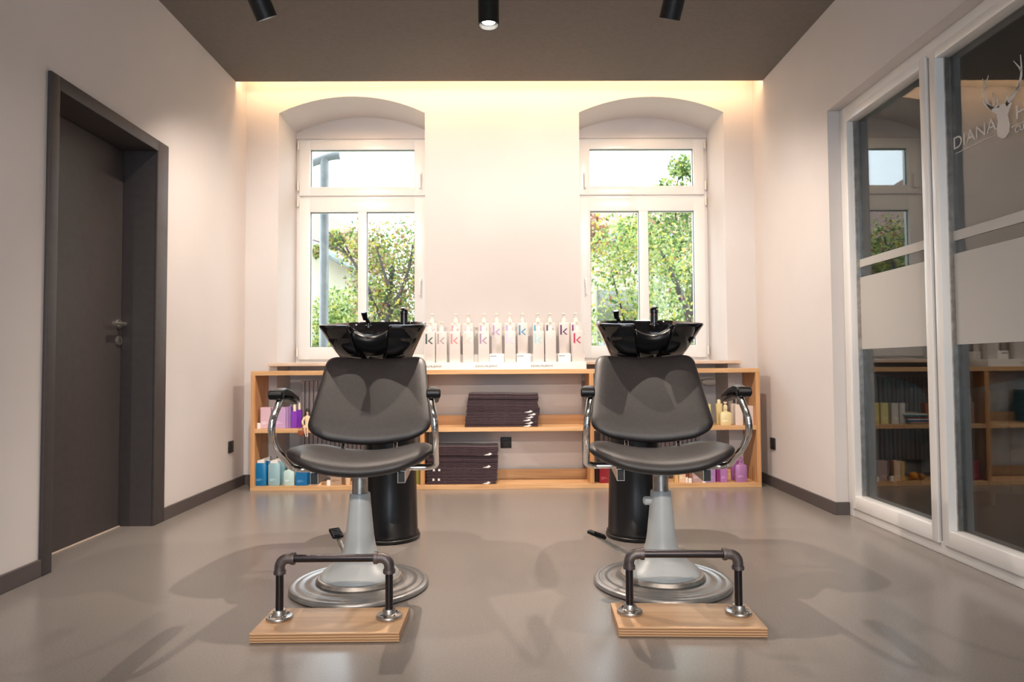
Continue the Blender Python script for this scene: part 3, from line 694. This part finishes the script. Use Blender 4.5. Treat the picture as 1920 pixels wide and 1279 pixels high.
def make_chair(X, Y, ang, ox, lab, pedal, knob=False):
    ch = thing('backwash_chair', lab, 'chair', (X, Y, 0))
    # floor disc
    b = MB(); b.lathe([(0, .002), (.262, .002), (.268, .006), (.268, .014), (.262, .021), (.252, .024), (.246, .021), (.240, .021), (.234, .025), (.222, .026), (.216, .023), (.200, .024), (.194, .028), (.182, .030), (.176, .029), (.0, .034)], n=96)
    b.obj('floor_disc', M['disc'], ch, ang=50)
    b = MB(); b.lathe([(0, .030), (.166, .030), (.168, .034), (.160, .046), (.152, .048), (0, .048)], n=72); b.obj('disc_collar', M['steel'], ch)
    pr = [(0, .046), (.150, .046), (.151, .052), (.143, .062), (.124, .080), (.100, .098), (.082, .116), (.068, .140), (.060, .168), (.055, .200), (.049, .26), (.043, .32), (.040, .362), (.038, .366), (0, .366)]
    b = MB(); b.lathe(pr, n=64); b.obj('column', M['column'], ch, ang=50)
    b = MB(); b.lathe([(0, .36), (.0305, .36), (.0305, .425), (.032, .427), (.032, .436), (.0, .436)], n=40); b.obj('piston', M['steel'], ch)
    b = MB(); b.lathe([(0, .434), (.026, .434), (.026, .475), (0, .475)], n=8); b.obj('piston_head', M['chrome'], ch)
    # pump pedal
    p = [Vector(q) for q in pedal]
    b = MB(); b.tube([p[0], p[1], p[2]], lambda t: .010 - .002 * t, n=10, sm=4); lv = b.obj('pedal_lever', M['steel'], ch)
    dd = (p[2] - p[0]); az = math.atan2(dd.y, dd.x)
    b = MB(); b.T = Matrix.Translation(p[2]) @ Matrix.Rotation(az, 4, 'Z') @ Matrix.Rotation(R(-22), 4, 'Y')
    b.box(-.030, .036, -.024, .024, -.004, .012, .007, 3)
    for k in range(5): b.box(-.022 + k * .011, -.016 + k * .011, -.018, .018, .010, .0145, .001)
    b.obj('pedal_pad', M['black'], lv)
    if knob:
        b = MB(); b.lathe([(0, 0), (.014, 0), (.017, -.012), (.017, -.028), (.010, -.034), (0, -.034)], axis='x', o=(-.036, 0, .325), n=16); b.obj('lock_knob', M['column'], ch)
    # upper assembly, turned by ang about the column
    T = Matrix.Translation((ox, 0, 0)) @ Matrix.Rotation(ang, 4, 'Z')
    def up(): q = MB(); q.T = T; return q
    ol = rpoly([(-.215, .16, .05), (.215, .16, .05), (.262, -.05, .1), (.270, -.215, .05), (.17, -.275, .1), (-.17, -.275, .1), (-.270, -.215, .05), (-.262, -.05, .1)], .05)
    def sf(a, b2):
        z = .495 + .060 * (abs(a) / .27) ** 1.9 - .006 * max(0, (b2 + .02) / .18) ** 2 - .012 * max(0, (-b2 - .12) / .16) ** 2
        return Vector((a, b2, z)), Vector((-.18 * a / .27, 0, 1)).normalized()
    q = up(); pillow(q, ol, (0, -.05), sf, .062, p=7); q.obj('seat', M['vinyl'], ch, ang=80)
    # backrest
    ol = rpoly([(-.252, .05, .05), (-.215, .452, .055), (.215, .452, .055), (.252, .05, .05), (.18, .012, .08), (0, -.004, .2), (-.18, .012, .08)], .05)
    # plane coordinates: a across, b up the back
    e = Vector((0, .30, .355)).normalized(); nrm = Vector((0, -.355, .30)).normalized(); bs = Vector((0, .07, .548))
    def bf(a, b2):
        return bs + e * b2 + Vector((a, 0, 0)) - nrm * (-.035 * (a / .25) ** 2) , (nrm * 1 + Vector((-.22 * a / .25, 0, 0))).normalized() * -1
    q = up(); pillow(q, ol, (0, .24), bf, .058, p=8); q.obj('backrest', M['vinyl'], ch, ang=80)
    # hinge bars between seat and back
    for s in (-1, 1):
        q = up(); q.tube([(s * .105, .02, .50), (s * .105, .075, .53), (s * .105, .11, .585)], .008, sm=3); q.obj('hinge_bar', M['chrome'], ch)
        q = up(); q.box(s * .155 - .014, s * .155 + .014, -.235, .10, .440, .484, .001)
        rl = q.obj('seat_rail', M['satin'], ch, smooth=False)
        q = up(); q.box(s * .155 - .0122, s * .155 + .0122, -.2365, -.234, .4418, .4822); q.obj('rail_end_shade', M['ink'], rl, smooth=False)  # black plate stands for the shade inside the open rail end
        # arm
        q = up(); q.tube([(s * .262, -.285, .748), (s * .268, -.300, .725), (s * .277, -.332, .675), (s * .280, -.325, .625), (s * .278, -.25, .565), (s * .276, -.14, .512), (s * .272, -.075, .482), (s * .245, -.05, .470), (s * .19, -.05, .470), (s * .15, -.05, .470)], .0125, sm=6)
        ar = q.obj('arm_tube', M['chrome'], ch)
        q = up(); q.lathe([(0, -.025), (.013, -.025), (.0175, -.021), (.0175, .021), (.013, .025), (0, .025)], axis='x', o=(s * .2735, -.300, .766), n=24)
        rg = []
        for yy, zc, hh, hw in ((-.300, .768, .0165, .020), (-.24, .775, .014, .023), (-.16, .766, .012, .023), (-.06, .744, .009, .021), (-.03, .734, .004, .017)):
            rg.append([(s * .270 + hw * math.copysign(abs(math.cos(a)) ** .6, math.cos(a)), yy, zc + hh * math.copysign(abs(math.sin(a)) ** .7, math.sin(a))) for a in [2 * PI * i / 20 for i in range(20)]])
        q.rings(rg); q.obj('armrest_pad', M['black'], ch)
        q = up(); rg = []
        for yy, zc, hh, hw in ((-.285, .749, .004, .014), (-.20, .750, .008, .017), (-.08, .729, .008, .017), (-.05, .722, .003, .012)):
            rg.append([(s * .270 + hw * math.cos(a), yy, zc + hh * math.sin(a)) for a in [2 * PI * i / 16 for i in range(16)]])
        q.rings(rg); q.obj('armrest_bracket', M['black'], ch)
    q = up(); q.box(-.16, .16, -.03, .03, .468, .476); q.box(-.06, .06, -.07, .07, .470, .478); q.obj('seat_plate', M['steel'], ch, smooth=False)
    q = up(); q.box(-.14, .14, .385, .40, .75, .87, .004); q.obj('back_plate', M['blackmat'], ch)
    return ch
make_chair(-.577, 2.72, R(4), .026, 'charcoal vinyl backwash chair on the left, pedal tucked behind its column', ((-.05, .05, .09), (-.09, .13, .10), (-.140, .19, .158)))
make_chair(.613, 2.725, R(-5), -.020, 'charcoal vinyl backwash chair on the right, pedal sticking out to its left', ((-.05, .0, .09), (-.15, -.03, .13), (-.268, -.10, .212)), True)

# ------------------------------------------------------------------ shampoo basins
def make_basin(X, Y, lab, pedx):
    t = thing('shampoo_basin', lab, 'basin', (X, Y, 0))
    n_half = []
    rim = [(0, .105, -.036), (.045, .098, -.032), (.068, .072, -.024), (.080, .035, -.011), (.090, .006, 0), (.102, 0, .001), (.165, .010, .001), (.225, .050, .003), (.240, .095, .004), (.238, .15, .006), (.228, .26, .010), (.210, .36, .014), (.175, .44, .018), (.12, .485, .02), (0, .50, .02)]
    def cr(P, m=4):
        Q = []
        for i in range(len(P) - 1):
            p0, p1, p2, p3 = [Vector(P[k]) for k in (max(i - 1, 0), i, i + 1, min(i + 2, len(P) - 1))]
            for k in range(m):
                s = k / m; Q.append(.5 * ((2 * p1) + (p2 - p0) * s + (2 * p0 - 5 * p1 + 4 * p2 - p3) * s * s + (3 * p1 - p0 - 3 * p2 + p3) * s ** 3))
        Q.append(Vector(P[-1])); return Q
    hf = cr(rim); loop = hf + [Vector((-p.x, p.y, p.z)) for p in hf[-2:0:-1]]
    zr = 1.036; cy = .27
    def ring(s, dz, zf=1.0, cx=0, c=cy, sx=1.0):
        return [(p.x * s * sx, c + (p.y - c) * s, zr + p.z * zf + .055 * max(0, p.y) + dz) for p in loop]
    b = MB()
    b.rings([ring(.40, -.205, 0, c=.40), ring(.52, -.192, .1, c=.39), ring(.66, -.148, .5, c=.37), ring(.80, -.088, .8, c=.31), ring(.93, -.030, 1), ring(.985, -.008, 1), ring(1.0, 0, 1), ring(.995, .006, 1), ring(.975, .008, 1), ring(.955, .004, 1), ring(.93, -.010, 1), ring(.86, -.06, .9, c=.26), ring(.72, -.115, .4, c=.26), ring(.5, -.145, .1, c=.26), ring(.15, -.155, 0, c=.26)])
    b.obj('bowl', M['ceramic'], t, ang=60)
    # neck rest: a soft saddle in the front notch
    b = MB(); rg = []
    for y, dz in ((.085, -.125), (.062, -.106), (.045, -.088), (.028, -.068), (.026, -.050), (.040, -.038), (.070, -.034), (.095, -.038), (.11, -.055)):
        rg.append([(x, y + .02 * (1 - (x / .08) ** 2) * (1 if y > .02 else .3), zr + dz + .026 * (x / .076) ** 2) for x in [-.076 + .152 * i / 16 for i in range(17)]])
    b.rings(rg, closed=False, cap0=False, cap1=False)
    o = b.obj('neck_rest', M['black'], t, ang=80); sd = o.modifiers.new('thickness', 'SOLIDIFY'); sd.thickness = .008; sd.offset = -1
    # mixer tap
    b = MB(); fx, fy, fz = .092, .43, 1.058
    b.lathe([(0, 0), (.025, 0), (.025, .008), (.020, .012), (.019, .066), (.021, .068), (.021, .082), (0, .086)], fx, fy, n=28, o=(0, 0, fz))
    b.rings([[(fx + w_ * math.cos(a), fy + y, fz + z + h_ * math.sin(a)) for a in [2 * PI * i / 16 for i in range(16)]] for y, z, w_, h_ in ((.018, .084, .016, .008), (0, .092, .018, .010), (-.03, .092, .015, .008), (-.055, .088, .010, .005))])
    fo = b.obj('mixer_tap', M['ceramic'], t)
    b = MB(); b.ball((fx, fy - .0205, fz + .055), .003, .002, .003, 8); b.obj('hot_dot', cm((.7, .02, .02), .4), fo)
    b = MB(); sx_, sy_ = -.095, .43
    b.lathe([(0, 0), (.018, 0), (.018, .01), (.011, .014), (.010, .03), (0, .03)], sx_ + .01, sy_, n=20, o=(0, 0, 1.058))
    b.tube([(sx_ + .012, sy_, 1.08), (sx_, sy_ - .012, 1.105)], .010, n=12)
    b.T = Matrix.Translation((sx_ - .006, sy_ - .02, 1.118)) @ Matrix.Rotation(R(-8), 4, 'Y') @ Matrix.Rotation(R(20), 4, 'X')
    b.lathe([(0, -.022), (.012, -.022), (.0165, .014), (.0165, .018), (0, .018)], n=20)
    b.obj('hand_shower', M['ceramic'], t)
    b = MB(); b.lathe([(0, 0), (.150, 0), (.153, .006), (.153, .016), (.146, .020), (.148, .026), (.148, .032), (.141, .038), (.134, .30), (.126, .60), (.120, .83), (0, .86)], pedx, .50, n=64)
    b.obj('pedestal', M['pedestal'], t, ang=50)
    return t
M['pedestal'] = mat('pedestal_black', (.010, .009, .010), .32)
make_basin(-.598, 2.985, 'glossy black shampoo basin behind the left chair on a black pedestal', .008)
make_basin(.655, 2.985, 'glossy black shampoo basin behind the right chair on a black pedestal', .002)

# ------------------------------------------------------------------ footrests
def make_footrest(x, y, rz, lab):
    t = thing('footrest', lab, 'footrest', (x, y, 0), rz)
    MB().box(-.234, .234, -.112, .112, .002, .031, .001).obj('plywood_base', M['ply'], t, smooth=False)
    px_ = .181; py = .013; zt = .228; r = .0128
    for s in (-1, 1):
        b = MB(); b.lathe([(0, .031), (.041, .031), (.0425, .033), (.0425, .040), (.041, .042), (.026, .043), (.021, .047), (.0205, .060), (.019, .062), (0, .062)], s * px_, py, n=40); fl = b.obj('floor_flange', M['steel'], t, ang=40)
        for k in range(4):
            a = R(45 + 90 * k); b = MB(); b.lathe([(0, .041), (.0062, .041), (.0062, .047), (.003, .049), (0, .049)], s * px_ + .031 * math.cos(a), py + .031 * math.sin(a), n=8); b.obj('bolt', M['chrome'], fl)
        b = MB(); b.tube([(s * px_, py, .055), (s * px_, py, zt - .026)], r, n=24); b.obj('upright_pipe', M['dsteel'], t)
        b = MB(); c = (s * (px_ - .028), py, zt - .028)
        arcp = [(s * px_, py, zt - .046)] + [(c[0] + s * .028 * math.cos(a), py, c[2] + .028 * math.sin(a)) for a in [PI / 2 * i / 8 for i in range(9)]] + [(s * (px_ - .046), py, zt)]
        b.tube(arcp, .0170, n=24)
        b.lathe([(0, -.006), (.0200, -.006), (.0205, 0), (.0200, .006), (0, .006)], s * px_, py, n=24, o=(0, 0, zt - .044)); b.lathe([(0, -.006), (.0200, -.006), (.0205, 0), (.0200, .006), (0, .006)], axis='x', o=(s * (px_ - .044), py, zt), n=24)
        b.obj('pipe_elbow', M['fitting'], t)
    b = MB(); b.tube([(-px_ + .04, py, zt), (px_ - .04, py, zt)], r, n=24); b.obj('foot_bar', M['dsteel'], t)
make_footrest(-.571, 2.283, 0, 'pipe footrest on a plywood board before the left chair')
make_footrest(.592, 2.297, R(-2.5), 'pipe footrest on a plywood board before the right chair')

# ------------------------------------------------------------------ ceiling spots
def spot(x, y, zb, tx, ty, lab, power, cone=130, blend=1):
    t = thing('ceiling_spotlight', lab, 'spotlight', (x, y, ZC))
    dr = Matrix.Translation((0, 0, -.085)) @ Matrix.Rotation(R(tx), 4, 'X') @ Matrix.Rotation(R(ty), 4, 'Y')
    b = MB(); b.lathe([(0, 0), (.045, 0), (.045, -.018), (.012, -.022), (.012, -.09), (0, -.09)], n=32); b.obj('ceiling_mount', M['blackmat'], t)
    b = MB(); b.T = dr; L_ = ZC - zb - .085
    b.lathe([(0, .015), (.050, .015), (.056, .008), (.056, -L_), (.050, -L_), (.048, -L_ + .025), (0, -L_ + .026)], n=40); b.obj('lamp_housing', M['blackmat'], t)
    b = MB(); b.T = dr; b.lathe([(0, -L_ + .025), (.036, -L_ + .025), (.036, -L_ + .020), (0, -L_ + .019)], n=32); b.obj('lamp_lens', M['lens'], t)
    l = bpy.data.lights.new('spot_beam', 'SPOT'); l.energy = power; l.spot_size = R(cone); l.spot_blend = blend; l.shadow_soft_size = .012; l.color = (1, .85, .72)
    o = bpy.data.objects.new('spot_beam', l); COL.objects.link(o); o.parent = t
    o.matrix_local = dr @ Matrix.Translation((0, 0, -L_ - .01))
SP = 75
spot(-1.245 - .06, 3.50, 2.69, 29, -17, 'left black tube spotlight on the ceiling, tilted towards the middle', SP * .68, 148, .7)
spot(-.08, 3.6, 2.69, 0, 0, 'middle black tube spotlight hanging straight with its lens lit', SP * 1.35, 100)
spot(.884 + .03, 3.50, 2.69, 29, 9, 'right black tube spotlight on the ceiling, tilted towards the middle', SP * .68, 148, .7)

for x, nm in ((-1.2, 'left'), (0, 'middle'), (1.2, 'right')):
    spot(x, 1.2, 2.69, 42, 0, 'black tube spotlight out of frame above the footrests, %s of its row' % nm, SP * .25, 75)
    spot(x, -1.9, 2.69, 62, 0, 'black tube spotlight behind the viewer, %s of its row' % nm, SP * 1.1, 44)

# ------------------------------------------------------------------ next room: two dim tub chairs
def tub(x, y, rz, lab, s=1.0):
    t = thing('tub_armchair', lab, 'armchair', (x, y, .004), rz)
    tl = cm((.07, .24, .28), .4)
    b = MB(); n = 15; rg = []
    for k in range(n * 6 + 1):
        a = R(-20 + 220 * k / (n * 6)); bul = .035 * abs(math.sin(PI * k / 6)) ; r_ = .36 + bul; ri = .30
        hz = .80 - .16 * abs(a - PI / 2) / (PI * .6)
        rg.append([(s * rr * math.cos(a), s * rr * math.sin(a), z) for rr, z in ((ri, .10), (r_, .10), (r_, hz - .05), (r_ - .03, hz), (ri + .02, hz), (ri, hz - .05))])
    b.rings(rg); b.obj('channelled_back', tl, t, ang=60)
    b = MB(); b.lathe([(0, .10), (.30, .10), (.31, .14), (.31, .40), (.28, .44), (0, .45)], n=40); b.obj('seat', tl, t)
    for k in range(4):
        a = R(45 + 90 * k); b = MB(); b.tube([(.24 * math.cos(a), .24 * math.sin(a), 0), (.22 * math.cos(a), .22 * math.sin(a), .11)], .015); b.obj('leg', M['brass'], t)
tub(3.05, 4.35, R(200), 'teal channel-back tub chair standing in the dark room behind the glass, farther right', 1.1)
tub(2.62, 5.0, R(160), 'teal channel-back tub chair in the dark room behind the glass, nearer the back wall')

lt = thing('added_fill_lamp', 'small added fill lamp, out of view, in the dark room behind the glass', 'lamp', (4.4, 2.9, 2.6))  # invented lamp, out of view, added to brighten the tub chairs
b = MB(); b.lathe([(0, .0), (.01, 0), (.012, -.05), (.12, -.16), (.118, -.16), (.008, -.055), (0, -.05)], n=32); b.obj('fill_lamp_shade', M['blackmat'], lt)
b = MB(); b.tube([(0, 0, 0), (0, 0, .6)], .003, n=6); b.obj('fill_lamp_cord', M['ink'], lt)
b = MB(); b.ball((0, 0, -.10), .025, .025, .03); b.obj('fill_lamp_bulb', mat('fill_bulb', (1, 1, 1), .5, emit=(1, .9, .8), estr=8), lt)
l = bpy.data.lights.new('added_fill_glow', 'POINT'); l.energy = 14; l.shadow_soft_size = .03; l.color = (.8, .95, 1); o = bpy.data.objects.new('added_fill_glow', l); COL.objects.link(o); o.parent = lt; o.location = (0, 0, -.19)

# ------------------------------------------------------------------ outside
GZ = -.35
struct(MB().box(-16, 16, 5.76, 34, GZ - .1, GZ).obj('ground_outside', noisy(mat('yard_ground', (.3, .3, .22), .9), (.26, .28, .16), (.42, .42, .36), 1.5), smooth=False))
M['cream'] = noisy(mat('cream_render', (.4, .38, .28), .9), (.36, .33, .24), (.42, .39, .30), 2)
M['tiles'] = noisy(mat('clay_tiles', (.5, .26, .18), .8), (.20, .115, .09), (.30, .19, .15), 14, vec=(1, 1, 3))
M['zinc'] = noisy(mat('zinc', (.25, .27, .28), .5, .3), (.17, .19, .20), (.24, .26, .27), 12)
M['bark'] = noisy(mat('tree_bark', (.12, .09, .07), .9), (.022, .016, .012), (.05, .036, .028), 14)
hs = thing('neighbour_house', 'cream neighbour house with tiled roof seen through the left window', 'house', (-5.15, 13.5, GZ))
gz = lambda x: 3.18 - .61 * (x - 2.18)
MB().prism([(-4.2, 0), (2.2, 0), (2.2, gz(2.2)), (-4.2, gz(-4.2))], 'y', 0, 6).obj('house_wall', M['cream'], hs, smooth=False)
b = MB(); b.rings([[(x, -.3, gz(x) - .1), (x, 2.4, gz(x) + .8), (x, 2.4, gz(x) + .92), (x, -.3, gz(x) + .04)] for x in (-4.6, 2.6)]); b.obj('tiled_roof', M['tiles'], hs, smooth=False)
b = MB(); b.tube([(-4.6, -.36, gz(-4.6) - .03), (2.65, -.36, gz(2.65) - .03)], .08, n=10); b.obj('roof_gutter', M['zinc'], hs)
h2 = thing('garden_house', 'pale yellow house behind the trees outside the right window', 'house', (3.6, 17, GZ))
MB().box(-2.6, 6, 0, 6, 0, 4.35).obj('house_wall', M['cream'], h2, smooth=False)
b = MB(); b.prism([(-2.9, 4.3), (6.3, 4.3), (6.3, 4.5), (-2.9, 4.5)], 'y', -.3, 6.3); b.obj('eaves_board', M['zinc'], h2, smooth=False)
b = MB(); b.rings([[(-2.9, -.3, 4.5), (6.3, -.3, 4.5), (6.3, 6.3, 4.5), (-2.9, 6.3, 4.5)], [(-2.6, 2.6, 6.2), (6.0, 2.6, 6.2), (6.0, 3.4, 6.2), (-2.6, 3.4, 6.2)]]); b.obj('tiled_roof', M['tiles'], h2, smooth=False)
for x in (-1.3, 1.0): MB().box(x, x + 1.0, -.03, .05, 1.6, 3.1).obj('house_window', M['glass_dark'], h2, smooth=False)
dp = thing('downpipe', 'grey zinc downpipe outside the left window with a bend at its top', 'pipe', (-1.62, 6.1, GZ))
b = MB(); b.tube([(0, 0, 0), (0, 0, 3.09)], .040, n=20); b.obj('pipe_run', M['zinc'], dp)
b = MB(); b.tube([(-.40, .0, 2.95), (-.05, 0, 3.075), (.05, 0, 3.11), (.14, 0, 3.12)], .036, n=16, sm=3); b.obj('gutter_elbow', M['zinc'], dp)
def leafm(name, c):
    m = mat(name, c, .6, spec=.3); N, L, b = nodes(m)
    t = N.new('ShaderNodeBsdfTranslucent'); t.inputs[0].default_value = (*[min(1, v * 1.3) for v in c], 1)
    x = N.new('ShaderNodeMixShader'); x.inputs[0].default_value = .45; L.new(b.outputs[0], x.inputs[1]); L.new(t.outputs[0], x.inputs[2])
    L.new(x.outputs[0], N['Material Output'].inputs['Surface']); return m
LG = [leafm('leaf_green', (.12, .20, .05)), leafm('leaf_lime', (.28, .34, .10)), leafm('leaf_yellow', (.50, .42, .08)), leafm('leaf_dark', (.04, .10, .02)), leafm('leaf_russet', (.30, .15, .09)), leafm('leaf_pale', (.42, .50, .20))]
def tree(x, y, blobs, n, wts, lab, seed, trunk, size=.07, name='tree', cat='tree'):
    rnd = random.Random(seed); t = thing(name, lab, cat, (x, y, GZ))
    verts = []; faces = []; mi = []; tot = sum(bb[3] for bb in blobs)
    for bb in blobs:
        cx, cy, cz, r_ = bb[:4]; m_ = int(n * r_ / tot)
        for k in range(m_):
            d = Vector((rnd.gauss(0, 1), rnd.gauss(0, 1), rnd.gauss(0, 1))).normalized() * r_ * rnd.random() ** .45
            c = Vector((cx + d.x, cy + d.y * .8, cz + d.z)); a = Vector((rnd.gauss(0, 1), rnd.gauss(0, 1), rnd.gauss(0, 1))).normalized(); bv = a.orthogonal().normalized(); bv.rotate(Matrix.Rotation(rnd.uniform(0, 6.28), 3, a))
            cv = a.cross(bv); s_ = size * rnd.uniform(.6, 1.3); i0 = len(verts)
            verts += [c - bv * s_, c - cv * s_ * .5 + a * s_ * .1, c + bv * s_, c + cv * s_ * .5 + a * s_ * .1]; faces.append((i0, i0 + 1, i0 + 2, i0 + 3)); mi.append(rnd.choices(range(6), wts)[0])
    me = bpy.data.meshes.new('foliage'); me.from_pydata(verts, [], faces)
    for m in LG: me.materials.append(m)
    me.polygons.foreach_set('material_index', mi)
    o = bpy.data.objects.new('foliage', me); COL.objects.link(o); o.parent = t
    b = MB()
    for pts, r0, r1 in trunk: b.tube(pts, lambda q, r0=r0, r1=r1: r0 + (r1 - r0) * q, n=9, sm=4)
    b.obj('trunk', M['bark'], t)
tree(-1.75, 9.5, [(0, 0, 2.3, .5), (.28, .1, 2.85, .5), (-.25, 0, 2.9, .40), (.1, 0, 1.8, .5), (.35, 0, 2.2, .5), (0, 0, 1.2, .5), (.4, 0, 1.4, .5), (-.3, 0, 1.5, .45), (-.65, .1, 3.0, .16), (-.9, .1, 2.85, .10), (.7, 0, 2.6, .4)], 15000, (2.5, 4, 2.5, 1.5, 3, 1), 'autumn tree with yellow and russet leaves outside the left window', 1,
     [([(.22, -.25, 0), (.24, -.25, 1.0), (.14, -.2, 1.9), (.2, -.1, 2.6)], .08, .03), ([(.15, -.2, 1.7), (-.15, -.2, 2.3), (-.55, -.1, 3.1)], .028, .008), ([(.15, -.2, 1.9), (.4, -.25, 2.4), (.5, -.1, 3.0)], .035, .01), ([(-.05, -.4, 2.2), (-.4, -.2, 2.75), (-.95, 0, 3.0)], .024, .006), ([(-.45, -.1, 2.8), (-.75, 0, 3.15)], .014, .004), ([(.2, -.5, 2.3), (.05, -.5, 2.8)], .025, .01)], size=.03)
tree(-2.75, 10.2, [(0, 0, 1.5, .55), (.25, 0, 2.0, .42), (-.2, 0, 1.1, .5), (.55, 0, 1.3, .5), (-.75, 0, .9, .3)], 8000, (3, 5, 1, 1, 0, 3), 'light green bush in front of the cream house', 2, [([(0, 0, 0), (0, 0, 1.5)], .05, .02)], size=.034, name='shrub', cat='bush')
tree(1.55, 8.6, [(0, 0, 2.8, .45), (.45, 0, 2.6, .45), (.1, 0, 2.15, .5), (-.2, 0, 1.6, .5), (.4, 0, 1.7, .5), (0, 0, 1.15, .5), (.5, 0, 1.2, .5), (-.25, .1, 2.5, .4)], 5600, (3, 5, 3, .8, .8, 3), 'yellow-green bush outside the left half of the right window', 3,
     [([(.1, 0, 0), (.1, 0, 1.2), (.3, 0, 2.9)], .04, .01), ([(.1, 0, 1.2), (-.2, 0, 2.4)], .025, .008)], size=.032, name='shrub', cat='bush')
tree(3.0, 10.5, [(0, 0, 3.0, .75), (-.55, 0, 3.3, .5), (-.05, 0, 3.8, .34), (-.45, 0, 3.85, .30), (-.25, 0, 4.3, .22), (.15, 0, 4.2, .30), (-.85, 0, 3.75, .22), (-.35, .1, 2.3, .6), (.3, .1, 2.1, .6), (-.3, 0, 1.5, .5), (.3, 0, 1.4, .5), (-1.0, 0, 3.2, .35)], 12500, (5, 4, .8, 2.5, .2, 3), 'green tree with a forked dark trunk outside the right window', 4,
     [([(-.33, -.75, 0), (-.35, -.75, 1.4), (-.28, -.7, 2.0), (-.1, -.3, 3.2)], .11, .03), ([(-.32, -.72, 1.8), (-.52, -.65, 2.4), (-.8, -.3, 3.3)], .06, .015), ([(-.3, -.3, 3.0), (-.35, 0, 3.6), (-.25, 0, 4.4)], .02, .006)], size=.036)
tree(.9, 13.5, [(0, 0, 3.9, .5), (.4, 0, 4.3, .4), (.7, 0, 3.8, .5)], 2500, (0, 1, 1, 0, 7, 1), 'distant russet tree beyond the right window', 5, [([(.3, 0, 0), (.3, 0, 4.0)], .08, .03)], size=.06)
fn = thing('garden_fence', 'grey board fence outside the right window behind the trunk', 'fence', (3.2, 12.3, GZ))
for k in range(7): MB().box(-1.5, 1.6, 0, .03, .45 + .17 * k, .58 + .17 * k).obj('fence_board', cm((.42, .46, .52), .7), fn, smooth=False)
for x in (-1.5, 0, 1.5): MB().box(x, x + .08, .03, .11, 0, 1.65).obj('fence_post', cm((.35, .38, .42), .7), fn, smooth=False)
bpy.context.view_layer.update()
